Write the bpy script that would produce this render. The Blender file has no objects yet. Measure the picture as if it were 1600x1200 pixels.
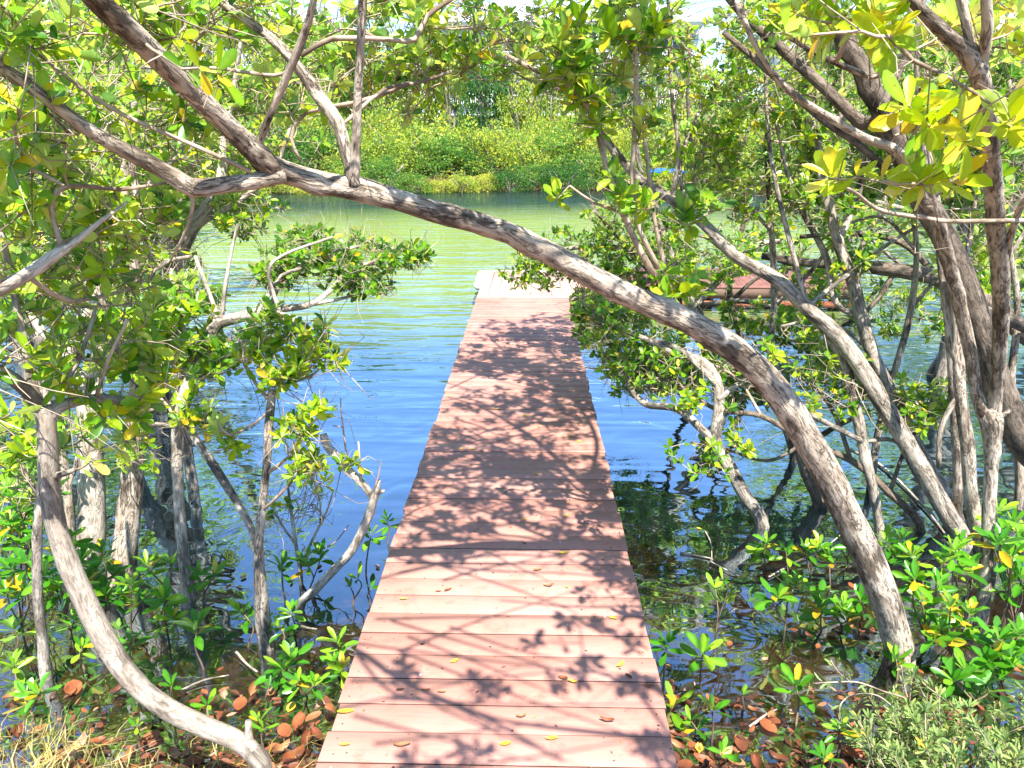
import bpy, math, random
import numpy as np
from mathutils import Vector, Matrix, Euler

random.seed(7)
R = math.radians
scene = bpy.context.scene
COL = scene.collection
WATER = -0.35

# ------------------------------------------------------------------ camera
F = 1202.0
PITCH, YAW = 17.6, 1.33
CAMZ = 2.0
cam_d = bpy.data.cameras.new('camera')
cam_d.sensor_width = 36.0
cam_d.lens = F / 1600.0 * 36.0
cam_d.clip_start = 0.05
cam_d.clip_end = 2000
cam = bpy.data.objects.new('camera', cam_d)
COL.objects.link(cam)
cam.location = (0, 0, CAMZ)
cam.rotation_euler = (R(90 - PITCH), 0, R(YAW))
scene.camera = cam
ROT = np.array(Euler((R(90 - PITCH), 0, R(YAW))).to_matrix())
FWD = ROT @ np.array([0, 0, -1.0])


def ray(x, y):
    return ROT @ np.array([(x - 800) / F, -(y - 600) / F, -1.0])


def at(x, y, Y):
    """point seen at photo pixel (x, y) whose distance along the dock is Y"""
    d = ray(x, y)
    return np.array([0, 0, CAMZ]) + d * (Y / d[1])


def on(x, y, z=WATER):
    """point of the level z seen at photo pixel (x, y)"""
    d = ray(x, y)
    return np.array([0, 0, CAMZ]) + d * ((z - CAMZ) / d[2])


SUN_EL, SUN_AZ = 60.0, 14.0     # the sun stands behind the camera, a little to its right
TOSUN = np.array([math.sin(R(SUN_AZ)) * math.cos(R(SUN_EL)), -math.cos(R(SUN_AZ)) * math.cos(R(SUN_EL)), math.sin(R(SUN_EL))])


def overhead(x, y, z):
    return on(x, y, 0.0) + TOSUN * (z / TOSUN[2])


def mpp(p):
    """metres per photo pixel at a point"""
    return float(np.dot(p - np.array([0, 0, CAMZ]), FWD)) / F


# ------------------------------------------------------------------ materials
def new_mat(name):
    m = bpy.data.materials.new(name)
    m.use_nodes = True
    nt = m.node_tree
    b = nt.nodes['Principled BSDF']
    return m, nt, b, nt.nodes['Material Output']


def node(nt, t, **kw):
    n = nt.nodes.new(t)
    for k, v in kw.items():
        if k.startswith('i_'):
            key = k[2:].replace('_', ' ')
            n.inputs[int(key) if key.isdigit() else key].default_value = v
        else:
            setattr(n, k, v)
    return n


def ramp(nt, stops, interp='LINEAR'):
    n = nt.nodes.new('ShaderNodeValToRGB')
    cr = n.color_ramp
    cr.interpolation = interp
    while len(cr.elements) < len(stops):
        cr.elements.new(0.5)
    for e, (p, c) in zip(cr.elements, stops):
        e.position = p
        e.color = tuple(c) + (1,) if len(c) == 3 else c
    return n


def mixc(nt, fac, a, b, mode='MIX'):
    n = nt.nodes.new('ShaderNodeMix')
    n.data_type = 'RGBA'
    n.blend_type = mode
    for s, v in ((n.inputs[0], fac), (n.inputs[6], a), (n.inputs[7], b)):
        if hasattr(v, 'is_output'):
            nt.links.new(v, s)
        else:
            s.default_value = v if not isinstance(v, tuple) else (v + (1,) if len(v) == 3 else v)
    return n.outputs[2]


def leaf_mat(name, stops, trans=0.40, rough=0.38, sat=1.0, spec=0.45):
    m, nt, b, out = new_mat(name)
    L = nt.links.new
    a = node(nt, 'ShaderNodeAttribute', attribute_name='tint')
    r = ramp(nt, stops)
    L(a.outputs['Fac'], r.inputs[0])
    geo = node(nt, 'ShaderNodeNewGeometry')
    # the underside of the leaf is paler and duller
    under = mixc(nt, geo.outputs['Backfacing'], r.outputs[0], r.outputs[0])
    hsv = node(nt, 'ShaderNodeHueSaturation', i_Saturation=0.82 * sat, i_Value=1.15)
    L(r.outputs[0], hsv.inputs['Color'])
    c = mixc(nt, geo.outputs['Backfacing'], r.outputs[0], hsv.outputs[0])
    tc = node(nt, 'ShaderNodeTexCoord')
    nz = node(nt, 'ShaderNodeTexNoise', i_Scale=60.0, i_Detail=2.0)
    L(tc.outputs['Object'], nz.inputs['Vector'])
    c2 = mixc(nt, 0.25, c, nz.outputs['Color'], 'OVERLAY')
    sp = node(nt, 'ShaderNodeTexNoise', i_Scale=95.0, i_Detail=3.0)
    L(tc.outputs['Object'], sp.inputs['Vector'])
    spr = ramp(nt, [(0.66, (0, 0, 0)), (0.70, (.8, .8, .8))])
    L(sp.outputs['Fac'], spr.inputs[0])
    c2 = mixc(nt, spr.outputs[0], c2, (0.16, 0.09, 0.03))
    L(c2, b.inputs['Base Color'])
    b.inputs['Roughness'].default_value = rough
    b.inputs['Specular IOR Level'].default_value = spec
    tr = node(nt, 'ShaderNodeBsdfTranslucent')
    th = node(nt, 'ShaderNodeHueSaturation', i_Hue=0.495, i_Saturation=1.05, i_Value=1.7)
    L(c, th.inputs['Color'])
    L(th.outputs[0], tr.inputs['Color'])
    mx = node(nt, 'ShaderNodeMixShader', i_0=trans)
    L(b.outputs[0], mx.inputs[1])
    L(tr.outputs[0], mx.inputs[2])
    L(mx.outputs[0], out.inputs[0])
    return m


LEAF_STOPS = [(0.0, (0.016, 0.075, 0.006)), (0.28, (0.065, 0.190, 0.010)), (0.52, (0.160, 0.350, 0.014)),
              (0.78, (0.370, 0.490, 0.018)), (0.88, (0.58, 0.50, 0.02)), (0.96, (0.64, 0.42, 0.02)), (1.0, (0.55, 0.20, 0.02))]
M_LEAF = leaf_mat('mangrove_leaf', LEAF_STOPS)
M_SEED = leaf_mat('seedling_leaf', [(0.0, (0.020, 0.13, 0.008)), (0.5, (0.085, 0.30, 0.014)), (0.8, (0.30, 0.48, 0.03)),
                                    (0.92, (0.48, 0.42, 0.02)), (1.0, (0.55, 0.22, 0.02))], trans=0.35, rough=0.3)
M_FAR = leaf_mat('far_leaf', [(0.0, (0.014, 0.075, 0.012)), (0.35, (0.060, 0.200, 0.018)), (0.6, (0.21, 0.32, 0.025)),
                              (0.85, (0.42, 0.46, 0.03)), (1.0, (0.50, 0.42, 0.04))], trans=0.3, rough=0.55, spec=0.25)
M_OXEYE = leaf_mat('oxeye_leaf', [(0.0, (0.10, 0.18, 0.05)), (0.6, (0.26, 0.36, 0.11)), (0.9, (0.40, 0.44, 0.13)),
                                  (1.0, (0.5, 0.36, 0.05))], trans=0.3, rough=0.55, spec=0.2)
M_DRYGRASS = leaf_mat('dry_grass_blade', [(0.0, (0.20, 0.26, 0.04)), (0.5, (0.42, 0.36, 0.10)), (1.0, (0.62, 0.48, 0.20))],
                      trans=0.3, rough=0.6, spec=0.2)
M_FALLEN = leaf_mat('fallen_leaf_skin', [(0.0, (0.06, 0.028, 0.017)), (0.2, (0.16, 0.052, 0.026)), (0.4, (0.27, 0.088, 0.034)),
                                         (0.6, (0.33, 0.17, 0.08)), (0.75, (0.42, 0.27, 0.19)), (0.88, (0.62, 0.42, 0.03)),
                                         (1.0, (0.52, 0.52, 0.05))], trans=0.12, rough=0.5, spec=0.3)


def bark_mat(name, dark, mid, pale, lichen=0.5, bump=0.6, fis=1.0):
    m, nt, b, out = new_mat(name)
    L = nt.links.new
    a = node(nt, 'ShaderNodeAttribute', attribute_name='bark')
    n1 = node(nt, 'ShaderNodeTexNoise', i_Scale=42.0, i_Detail=6.0, i_Roughness=0.65)
    L(a.outputs['Vector'], n1.inputs['Vector'])
    mp = node(nt, 'ShaderNodeMapping')
    mp.inputs['Scale'].default_value = (1, 1, 2.2)
    L(a.outputs['Vector'], mp.inputs['Vector'])
    n2 = node(nt, 'ShaderNodeTexNoise', i_Scale=7.0, i_Detail=5.0, i_Roughness=0.6)
    L(mp.outputs[0], n2.inputs['Vector'])
    mf = node(nt, 'ShaderNodeMapping')
    mf.inputs['Scale'].default_value = (1, 1, 0.75)
    L(a.outputs['Vector'], mf.inputs['Vector'])
    v = node(nt, 'ShaderNodeTexNoise', i_Scale=34.0, i_Detail=5.0, i_Roughness=0.6, i_Distortion=0.6)
    L(mf.outputs[0], v.inputs['Vector'])
    r1 = ramp(nt, [(0.28, dark), (0.45, mid), (0.68, pale)])
    L(n1.outputs['Fac'], r1.inputs[0])
    r2 = ramp(nt, [(0.40, (0, 0, 0)), (0.62, (1, 1, 1))])
    L(n2.outputs['Fac'], r2.inputs[0])
    li = node(nt, 'ShaderNodeMath', operation='MULTIPLY', i_1=lichen)
    L(r2.outputs[0], li.inputs[0])
    c1 = mixc(nt, li.outputs[0], r1.outputs[0], tuple(min(1, x * 1.25) for x in pale))
    # darker algae blotches
    n3 = node(nt, 'ShaderNodeTexNoise', i_Scale=11.0, i_Detail=4.0, i_Roughness=0.7)
    L(a.outputs['Vector'], n3.inputs['Vector'])
    r3 = ramp(nt, [(0.50, (0, 0, 0)), (0.60, (0.85, 0.85, 0.85))])
    L(n3.outputs['Fac'], r3.inputs[0])
    c2 = mixc(nt, r3.outputs[0], c1, dark)
    rv = ramp(nt, [(0.405, (1, 1, 1)), (0.455, (0.16, 0.14, 0.13)), (0.475, (1, 1, 1)), (0.60, (1, 1, 1)), (0.64, (0.35, 0.32, 0.30)), (0.66, (1, 1, 1))])
    L(v.outputs['Fac'], rv.inputs[0])
    c3 = mixc(nt, 0.75 * fis, c2, rv.outputs[0], 'MULTIPLY')
    L(c3, b.inputs['Base Color'])
    b.inputs['Roughness'].default_value = 0.85
    b.inputs['Specular IOR Level'].default_value = 0.2
    ad = node(nt, 'ShaderNodeMath', operation='ADD')
    mu = node(nt, 'ShaderNodeMath', operation='MULTIPLY', i_1=0.5)
    L(rv.outputs[0], mu.inputs[0])
    L(n1.outputs['Fac'], ad.inputs[0])
    L(mu.outputs[0], ad.inputs[1])
    bp = node(nt, 'ShaderNodeBump', i_Strength=bump, i_Distance=0.012)
    L(ad.outputs[0], bp.inputs['Height'])
    L(bp.outputs[0], b.inputs['Normal'])
    return m


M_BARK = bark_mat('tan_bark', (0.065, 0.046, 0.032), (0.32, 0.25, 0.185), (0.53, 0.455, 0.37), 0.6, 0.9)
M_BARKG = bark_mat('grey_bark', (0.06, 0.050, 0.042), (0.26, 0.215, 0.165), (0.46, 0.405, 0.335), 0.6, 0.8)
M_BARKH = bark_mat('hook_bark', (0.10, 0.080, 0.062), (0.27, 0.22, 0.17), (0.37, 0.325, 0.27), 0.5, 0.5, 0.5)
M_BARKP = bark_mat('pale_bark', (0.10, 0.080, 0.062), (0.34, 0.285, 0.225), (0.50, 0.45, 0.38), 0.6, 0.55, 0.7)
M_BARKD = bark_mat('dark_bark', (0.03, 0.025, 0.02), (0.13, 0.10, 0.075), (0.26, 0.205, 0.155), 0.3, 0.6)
M_TWIG = bark_mat('twig_bark', (0.13, 0.09, 0.06), (0.34, 0.26, 0.19), (0.52, 0.43, 0.34), 0.3, 0.2, 0.3)
M_STEM = bark_mat('seedling_stem', (0.06, 0.04, 0.03), (0.16, 0.11, 0.07), (0.26, 0.20, 0.13), 0.2, 0.2, 0.3)


def deck_mat():
    m, nt, b, out = new_mat('red_composite_board')
    L = nt.links.new
    tc = node(nt, 'ShaderNodeTexCoord')
    a = node(nt, 'ShaderNodeAttribute', attribute_name='tint')
    r = ramp(nt, [(0.0, (0.380, 0.175, 0.130)), (0.5, (0.425, 0.208, 0.160)), (0.7, (0.445, 0.222, 0.174)), (1.0, (0.52, 0.34, 0.275))])
    L(a.outputs['Fac'], r.inputs[0])
    n1 = node(nt, 'ShaderNodeTexNoise', i_Scale=3.2, i_Detail=5.0, i_Roughness=0.6)
    L(tc.outputs['Object'], n1.inputs['Vector'])
    r1 = ramp(nt, [(0.35, (0.44, 0.44, 0.44)), (0.65, (0.60, 0.59, 0.58))])
    L(n1.outputs['Fac'], r1.inputs[0])
    c1 = mixc(nt, 0.6, r.outputs[0], r1.outputs[0], 'OVERLAY')
    # worn pale film and fine streaks along the board
    mp = node(nt, 'ShaderNodeMapping')
    mp.inputs['Scale'].default_value = (3, 60, 20)
    L(tc.outputs['Object'], mp.inputs['Vector'])
    n2 = node(nt, 'ShaderNodeTexNoise', i_Scale=2.0, i_Detail=5.0, i_Roughness=0.7)
    L(mp.outputs[0], n2.inputs['Vector'])
    c2 = mixc(nt, 0.4, c1, n2.outputs['Fac'], 'SOFT_LIGHT')
    n3 = node(nt, 'ShaderNodeTexNoise', i_Scale=1.1, i_Detail=3.0, i_Roughness=0.6)
    L(tc.outputs['Object'], n3.inputs['Vector'])
    r3 = ramp(nt, [(0.46, (0, 0, 0)), (0.72, (0.42, 0.42, 0.42))])
    L(n3.outputs['Fac'], r3.inputs[0])
    c3 = mixc(nt, r3.outputs[0], c2, (0.52, 0.32, 0.27))
    # specks of dirt and droppings
    v = node(nt, 'ShaderNodeTexVoronoi', i_Scale=17.0, i_Randomness=1.0)
    L(tc.outputs['Object'], v.inputs['Vector'])
    rv = ramp(nt, [(0.0, (1, 1, 1)), (0.075, (1, 1, 1)), (0.11, (0, 0, 0))])
    nd = node(nt, 'ShaderNodeTexNoise', i_Scale=55.0, i_Detail=2.0)
    L(tc.outputs['Object'], nd.inputs['Vector'])
    md = node(nt, 'ShaderNodeMath', operation='MULTIPLY_ADD', i_1=0.22, i_2=-0.10)
    L(nd.outputs['Fac'], md.inputs[0])
    sd = node(nt, 'ShaderNodeMath', operation='ADD')
    L(v.outputs['Distance'], sd.inputs[0])
    L(md.outputs[0], sd.inputs[1])
    L(sd.outputs[0], rv.inputs[0])
    rc = ramp(nt, [(0.0, (0.05, 0.03, 0.02)), (0.72, (0.10, 0.05, 0.04)), (0.78, (0.62, 0.56, 0.52))], 'CONSTANT')
    sep = node(nt, 'ShaderNodeSeparateColor')
    L(v.outputs['Color'], sep.inputs[0])
    L(sep.outputs[0], rc.inputs[0])
    gate = node(nt, 'ShaderNodeMath', operation='GREATER_THAN', i_1=0.62)
    L(sep.outputs[1], gate.inputs[0])
    gm = node(nt, 'ShaderNodeMath', operation='MULTIPLY')
    L(gate.outputs[0], gm.inputs[0])
    L(rv.outputs[0], gm.inputs[1])
    # tannin stains left by wet leaves
    n4 = node(nt, 'ShaderNodeTexNoise', i_Scale=6.5, i_Detail=6.0, i_Roughness=0.7, i_Distortion=0.4)
    L(tc.outputs['Object'], n4.inputs['Vector'])
    r4 = ramp(nt, [(0.54, (0, 0, 0)), (0.70, (0.55, 0.55, 0.55))])
    L(n4.outputs['Fac'], r4.inputs[0])
    c3 = mixc(nt, r4.outputs[0], c3, (0.21, 0.085, 0.06))
    c4 = mixc(nt, gm.outputs[0], c3, rc.outputs[0])
    L(c4, b.inputs['Base Color'])
    b.inputs['Roughness'].default_value = 0.55
    b.inputs['Specular IOR Level'].default_value = 0.35
    bp = node(nt, 'ShaderNodeBump', i_Strength=0.25, i_Distance=0.003)
    L(n2.outputs['Fac'], bp.inputs['Height'])
    L(bp.outputs[0], b.inputs['Normal'])
    return m


M_DECK = deck_mat()


def plain(name, c, rough=0.6, noise=0.25, scale=8.0, metallic=0.0, spec=0.4, bump=0.0):
    m, nt, b, out = new_mat(name)
    L = nt.links.new
    tc = node(nt, 'ShaderNodeTexCoord')
    n1 = node(nt, 'ShaderNodeTexNoise', i_Scale=scale, i_Detail=5.0, i_Roughness=0.6)
    L(tc.outputs['Object'], n1.inputs['Vector'])
    r = ramp(nt, [(0.3, tuple(x * (1 - noise) for x in c)), (0.7, tuple(min(1, x * (1 + noise)) for x in c))])
    L(n1.outputs['Fac'], r.inputs[0])
    L(r.outputs[0], b.inputs['Base Color'])
    b.inputs['Roughness'].default_value = rough
    b.inputs['Metallic'].default_value = metallic
    b.inputs['Specular IOR Level'].default_value = spec
    if bump:
        bp = node(nt, 'ShaderNodeBump', i_Strength=bump, i_Distance=0.02)
        L(n1.outputs['Fac'], bp.inputs['Height'])
        L(bp.outputs[0], b.inputs['Normal'])
    return m


M_SCREW = plain('dark_screw', (0.05, 0.035, 0.03), 0.5)
M_SHADED = plain('shaded_red_board', (0.20, 0.088, 0.070), 0.7, 0.3, 5.0, bump=0.2)  # same red boards, with the shade on the platform's right part put into the colour
M_GRIME = plain('gap_grime', (0.10, 0.05, 0.04), 0.9, 0.3, 20.0)
M_BEAM = plain('weathered_beam', (0.16, 0.085, 0.055), 0.8, 0.35, 6.0)
M_RUST = plain('rust_red_beam', (0.33, 0.115, 0.055), 0.75, 0.35, 6.0)
M_PILE = plain('dock_pile_wood', (0.13, 0.10, 0.075), 0.85, 0.35, 9.0, bump=0.4)
M_WHITE = plain('white_vinyl', (0.78, 0.77, 0.76), 0.45, 0.05, 5.0)
M_WALL = plain('pale_blue_siding', (0.62, 0.70, 0.76), 0.7, 0.05, 0.6)
M_WALL2 = plain('cream_siding', (0.70, 0.70, 0.68), 0.7, 0.05, 0.6)
M_TRIM = plain('white_trim', (0.80, 0.81, 0.82), 0.5, 0.04, 1.0)
M_ROOF = plain('pale_metal_roof', (0.50, 0.53, 0.56), 0.45, 0.08, 1.5)
M_GLASS = plain('window_glass', (0.04, 0.06, 0.075), 0.08, 0.1, 1.0, spec=0.8)
M_BLUE = plain('blue_canvas', (0.03, 0.14, 0.42), 0.6, 0.15, 3.0)
M_TIMBER = plain('dark_timber', (0.12, 0.075, 0.05), 0.8, 0.3, 4.0)


def mud_mat():
    m, nt, b, out = new_mat('mud')
    L = nt.links.new
    tc = node(nt, 'ShaderNodeTexCoord')
    n1 = node(nt, 'ShaderNodeTexNoise', i_Scale=2.6, i_Detail=8.0, i_Roughness=0.7)
    L(tc.outputs['Object'], n1.inputs['Vector'])
    r = ramp(nt, [(0.30, (0.018, 0.013, 0.009)), (0.5, (0.045, 0.033, 0.020)), (0.72, (0.12, 0.085, 0.042))])
    L(n1.outputs['Fac'], r.inputs[0])
    v = node(nt, 'ShaderNodeTexVoronoi', i_Scale=26.0)
    L(tc.outputs['Object'], v.inputs['Vector'])
    rc = ramp(nt, [(0.0, (0.05, 0.028, 0.014)), (0.5, (0.20, 0.085, 0.03)), (1.0, (0.26, 0.19, 0.08))])
    sep = node(nt, 'ShaderNodeSeparateColor')
    L(v.outputs['Color'], sep.inputs[0])
    L(sep.outputs[0], rc.inputs[0])
    c = mixc(nt, 0.45, r.outputs[0], rc.outputs[0])
    # the land beyond the water's far edge is grassy
    sx = node(nt, 'ShaderNodeSeparateXYZ')
    L(tc.outputs['Object'], sx.inputs[0])
    mr = node(nt, 'ShaderNodeMapRange')
    mr.inputs[1].default_value = 40.0
    mr.inputs[2].default_value = 46.0
    L(sx.outputs['Y'], mr.inputs[0])
    c2 = mixc(nt, mr.outputs[0], c, (0.07, 0.11, 0.03))
    L(c2, b.inputs['Base Color'])
    b.inputs['Roughness'].default_value = 0.6
    bp = node(nt, 'ShaderNodeBump', i_Strength=0.7, i_Distance=0.03)
    L(n1.outputs['Fac'], bp.inputs['Height'])
    L(bp.outputs[0], b.inputs['Normal'])
    return m


M_MUD = mud_mat()


def water_mat():
    m, nt, b, out = new_mat('water_surface')
    L = nt.links.new
    nt.nodes.remove(b)
    tc = node(nt, 'ShaderNodeTexCoord')
    dp = node(nt, 'ShaderNodeAttribute', attribute_name='depth')
    # long ripples lying across the channel
    mp = node(nt, 'ShaderNodeMapping')
    mp.inputs['Scale'].default_value = (0.6, 3.1, 1)
    mp.inputs['Rotation'].default_value = (0, 0, R(-13))
    L(tc.outputs['Object'], mp.inputs['Vector'])
    n1 = node(nt, 'ShaderNodeTexNoise', i_Scale=1.0, i_Detail=2.0, i_Roughness=0.45, i_Distortion=0.3)
    L(mp.outputs[0], n1.inputs['Vector'])
    n2 = node(nt, 'ShaderNodeTexNoise', i_Scale=2.6, i_Detail=1.5, i_Roughness=0.4, i_Distortion=0.8)
    L(tc.outputs['Object'], n2.inputs['Vector'])
    mp3 = node(nt, 'ShaderNodeMapping')
    mp3.inputs['Scale'].default_value = (3.2, 13, 1)
    mp3.inputs['Rotation'].default_value = (0, 0, R(-9))
    L(tc.outputs['Object'], mp3.inputs['Vector'])
    n3 = node(nt, 'ShaderNodeTexNoise', i_Scale=1.0, i_Detail=2.0, i_Roughness=0.5)
    L(mp3.outputs[0], n3.inputs['Vector'])
    # wind reaches the open channel, the water among the trunks stays calm
    sx = node(nt, 'ShaderNodeSeparateXYZ')
    L(tc.outputs['Object'], sx.inputs[0])
    mr = node(nt, 'ShaderNodeMapRange')
    mr.inputs[1].default_value = 4.5
    mr.inputs[2].default_value = 11.0
    L(sx.outputs['Y'], mr.inputs[0])
    def scaled(src, k):
        x = node(nt, 'ShaderNodeMath', operation='MULTIPLY', i_1=k)
        L(src, x.inputs[0])
        return x.outputs[0]
    def add(a_, b_):
        x = node(nt, 'ShaderNodeMath', operation='ADD')
        L(a_, x.inputs[0]); L(b_, x.inputs[1])
        return x.outputs[0]
    def mul(a_, b_):
        x = node(nt, 'ShaderNodeMath', operation='MULTIPLY')
        L(a_, x.inputs[0]); L(b_, x.inputs[1])
        return x.outputs[0]
    wind = add(scaled(n1.outputs['Fac'], 0.056), scaled(n3.outputs['Fac'], 0.0035))
    gain = node(nt, 'ShaderNodeMapRange')
    gain.inputs[3].default_value = 0.15
    gain.inputs[4].default_value = 1.0
    L(mr.outputs[0], gain.inputs[0])
    h = add(mul(wind, gain.outputs[0]), scaled(n2.outputs['Fac'], 0.012))
    bp = node(nt, 'ShaderNodeBump', i_Strength=1.0, i_Distance=1.0)
    L(h, bp.inputs['Height'])
    fr = node(nt, 'ShaderNodeFresnel', i_IOR=1.333)
    L(bp.outputs[0], fr.inputs['Normal'])
    fm = node(nt, 'ShaderNodeMapRange')
    fm.inputs[1].default_value = 0.02
    fm.inputs[2].default_value = 0.30
    fm.inputs[3].default_value = 0.84
    fm.inputs[4].default_value = 0.46
    L(fr.outputs[0], fm.inputs[0])
    # a dull film lies on the shallows
    fl = node(nt, 'ShaderNodeMapRange')
    fl.inputs[1].default_value = 0.12
    fl.inputs[2].default_value = 0.42
    fl.inputs[3].default_value = 0.50
    fl.inputs[4].default_value = 0.92
    L(dp.outputs['Fac'], fl.inputs[0])
    L(fl.outputs[0], fm.inputs[3])
    gl = node(nt, 'ShaderNodeBsdfGlossy', i_Roughness=0.015)
    gl.inputs['Color'].default_value = (0.67, 0.86, 1.0, 1)
    L(bp.outputs[0], gl.inputs['Normal'])
    df = node(nt, 'ShaderNodeBsdfDiffuse')
    dz = node(nt, 'ShaderNodeMapRange')
    dz.inputs[1].default_value = 0.9
    dz.inputs[2].default_value = 1.4
    L(dp.outputs['Fac'], dz.inputs[0])
    silt = mixc(nt, dz.outputs[0], (0.020, 0.045, 0.050), (0.31, 0.39, 0.085))
    L(silt, df.inputs['Color'])
    tr = node(nt, 'ShaderNodeBsdfTransparent')
    tr.inputs['Color'].default_value = (0.80, 0.74, 0.60, 1)
    dm = node(nt, 'ShaderNodeMapRange')
    dm.inputs[1].default_value = 0.08
    dm.inputs[2].default_value = 1.1
    L(dp.outputs['Fac'], dm.inputs[0])
    body = node(nt, 'ShaderNodeMixShader')
    L(dm.outputs[0], body.inputs[0])
    L(tr.outputs[0], body.inputs[1])
    L(df.outputs[0], body.inputs[2])
    mx = node(nt, 'ShaderNodeMixShader')
    L(fm.outputs[0], mx.inputs[0])
    L(body.outputs[0], mx.inputs[1])
    L(gl.outputs[0], mx.inputs[2])
    L(mx.outputs[0], out.inputs[0])
    return m


M_WATER = water_mat()

# ------------------------------------------------------------------ mesh building


class MB:
    """collects vertices and faces and links them as ONE mesh object"""

    def __init__(self):
        self.v, self.f, self.mi, self.tint, self.bark = [], [], [], [], []
        self.n = 0

    def add(self, verts, faces, tint=0.5, bark=None, mat=0):
        verts = np.asarray(verts, float).reshape(-1, 3)
        n = len(verts)
        self.v.append(verts)
        fl = faces if isinstance(faces, list) else [faces]
        for f in fl:
            f = np.asarray(f, np.int64)
            self.f.append(f + self.n)
            self.mi.append(np.full(len(f), mat, np.int32))
        self.tint.append(np.broadcast_to(np.asarray(tint, float), (n,)))
        self.bark.append(np.zeros((n, 3)) if bark is None else bark)
        self.n += n

    def box(self, lo, hi, tint=0.5, mat=0, bev=0.0, side_mat=None, side_on=(1, 3)):
        x0, y0, z0 = lo
        x1, y1, z1 = hi
        if bev:
            b = bev
            # box with a chamfer round its top
            v = [(x0, y0, z0), (x1, y0, z0), (x1, y1, z0), (x0, y1, z0),
                 (x0, y0, z1 - b), (x1, y0, z1 - b), (x1, y1, z1 - b), (x0, y1, z1 - b),
                 (x0 + b, y0 + b, z1), (x1 - b, y0 + b, z1), (x1 - b, y1 - b, z1), (x0 + b, y1 - b, z1)]
            q = [(3, 2, 1, 0), (0, 1, 5, 4), (1, 2, 6, 5), (2, 3, 7, 6), (3, 0, 4, 7),
                 (4, 5, 9, 8), (5, 6, 10, 9), (6, 7, 11, 10), (7, 4, 8, 11), (8, 9, 10, 11)]
            if side_mat is not None:
                self.add(v, np.array([q[i] for i in side_on]), tint, None, side_mat)
                q = [f for i, f in enumerate(q) if i not in side_on]
        else:
            v = [(x0, y0, z0), (x1, y0, z0), (x1, y1, z0), (x0, y1, z0),
                 (x0, y0, z1), (x1, y0, z1), (x1, y1, z1), (x0, y1, z1)]
            q = [(3, 2, 1, 0), (0, 1, 5, 4), (1, 2, 6, 5), (2, 3, 7, 6), (3, 0, 4, 7), (4, 5, 6, 7)]
        self.add(v, np.array(q), tint, None, mat)

    def build(self, name, mats, parent=None, smooth=False):
        me = bpy.data.meshes.new(name)
        if self.n:
            v = np.concatenate(self.v)
            loops = np.concatenate([f.ravel() for f in self.f])
            tot = np.concatenate([np.full(len(f), f.shape[1], np.int64) for f in self.f])
            start = np.concatenate([[0], np.cumsum(tot)[:-1]])
            me.vertices.add(len(v))
            me.vertices.foreach_set('co', v.ravel().astype(np.float32))
            me.loops.add(len(loops))
            me.loops.foreach_set('vertex_index', loops.astype(np.int32))
            me.polygons.add(len(tot))
            me.polygons.foreach_set('loop_start', start.astype(np.int32))
            mi = np.concatenate(self.mi)
            me.polygons.foreach_set('material_index', mi)
            if smooth is True:
                me.polygons.foreach_set('use_smooth', np.ones(len(tot), bool))
            elif smooth is not False:
                me.polygons.foreach_set('use_smooth', np.isin(mi, smooth))
            a = me.attributes.new('tint', 'FLOAT', 'POINT')
            a.data.foreach_set('value', np.concatenate(self.tint).astype(np.float32))
            b = me.attributes.new('bark', 'FLOAT_VECTOR', 'POINT')
            b.data.foreach_set('vector', np.concatenate(self.bark).ravel().astype(np.float32))
            me.update(calc_edges=True)
            me.validate()
        for m in (mats if isinstance(mats, (list, tuple)) else [mats]):
            me.materials.append(m)
        o = bpy.data.objects.new(name, me)
        COL.objects.link(o)
        if parent is not None:
            o.parent = parent
        return o


def tag(o, label=None, cat=None, group=None, kind=None):
    if label:
        o['label'] = label
    if cat:
        o['category'] = cat
    if group:
        o['group'] = group
    if kind:
        o['kind'] = kind
    return o


def empty(name, loc=(0, 0, 0), rz=0.0):
    o = bpy.data.objects.new(name, None)
    o.empty_display_size = 0.2
    COL.objects.link(o)
    o.location = tuple(float(c) for c in loc)
    o.rotation_euler = (0, 0, rz)
    return o


def copy_tree(o, parent=None):
    c = o.copy()
    COL.objects.link(c)
    c.parent = parent
    for ch in list(o.children):
        copy_tree(ch, c)
    return c


def crom(P, n):
    """Catmull-Rom through the rows of P (any width), n steps per span"""
    P = np.asarray(P, float)
    Q = np.vstack([2 * P[0] - P[1], P, 2 * P[-1] - P[-2]])
    out = []
    t = np.linspace(0, 1, n, endpoint=False)[:, None]
    for i in range(1, len(Q) - 2):
        a, b, c, d = Q[i - 1], Q[i], Q[i + 1], Q[i + 2]
        out.append(0.5 * ((2 * b) + (-a + c) * t + (2 * a - 5 * b + 4 * c - d) * t ** 2 + (-a + 3 * b - 3 * c + d) * t ** 3))
    out.append(P[-1:])
    return np.vstack(out)


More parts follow.
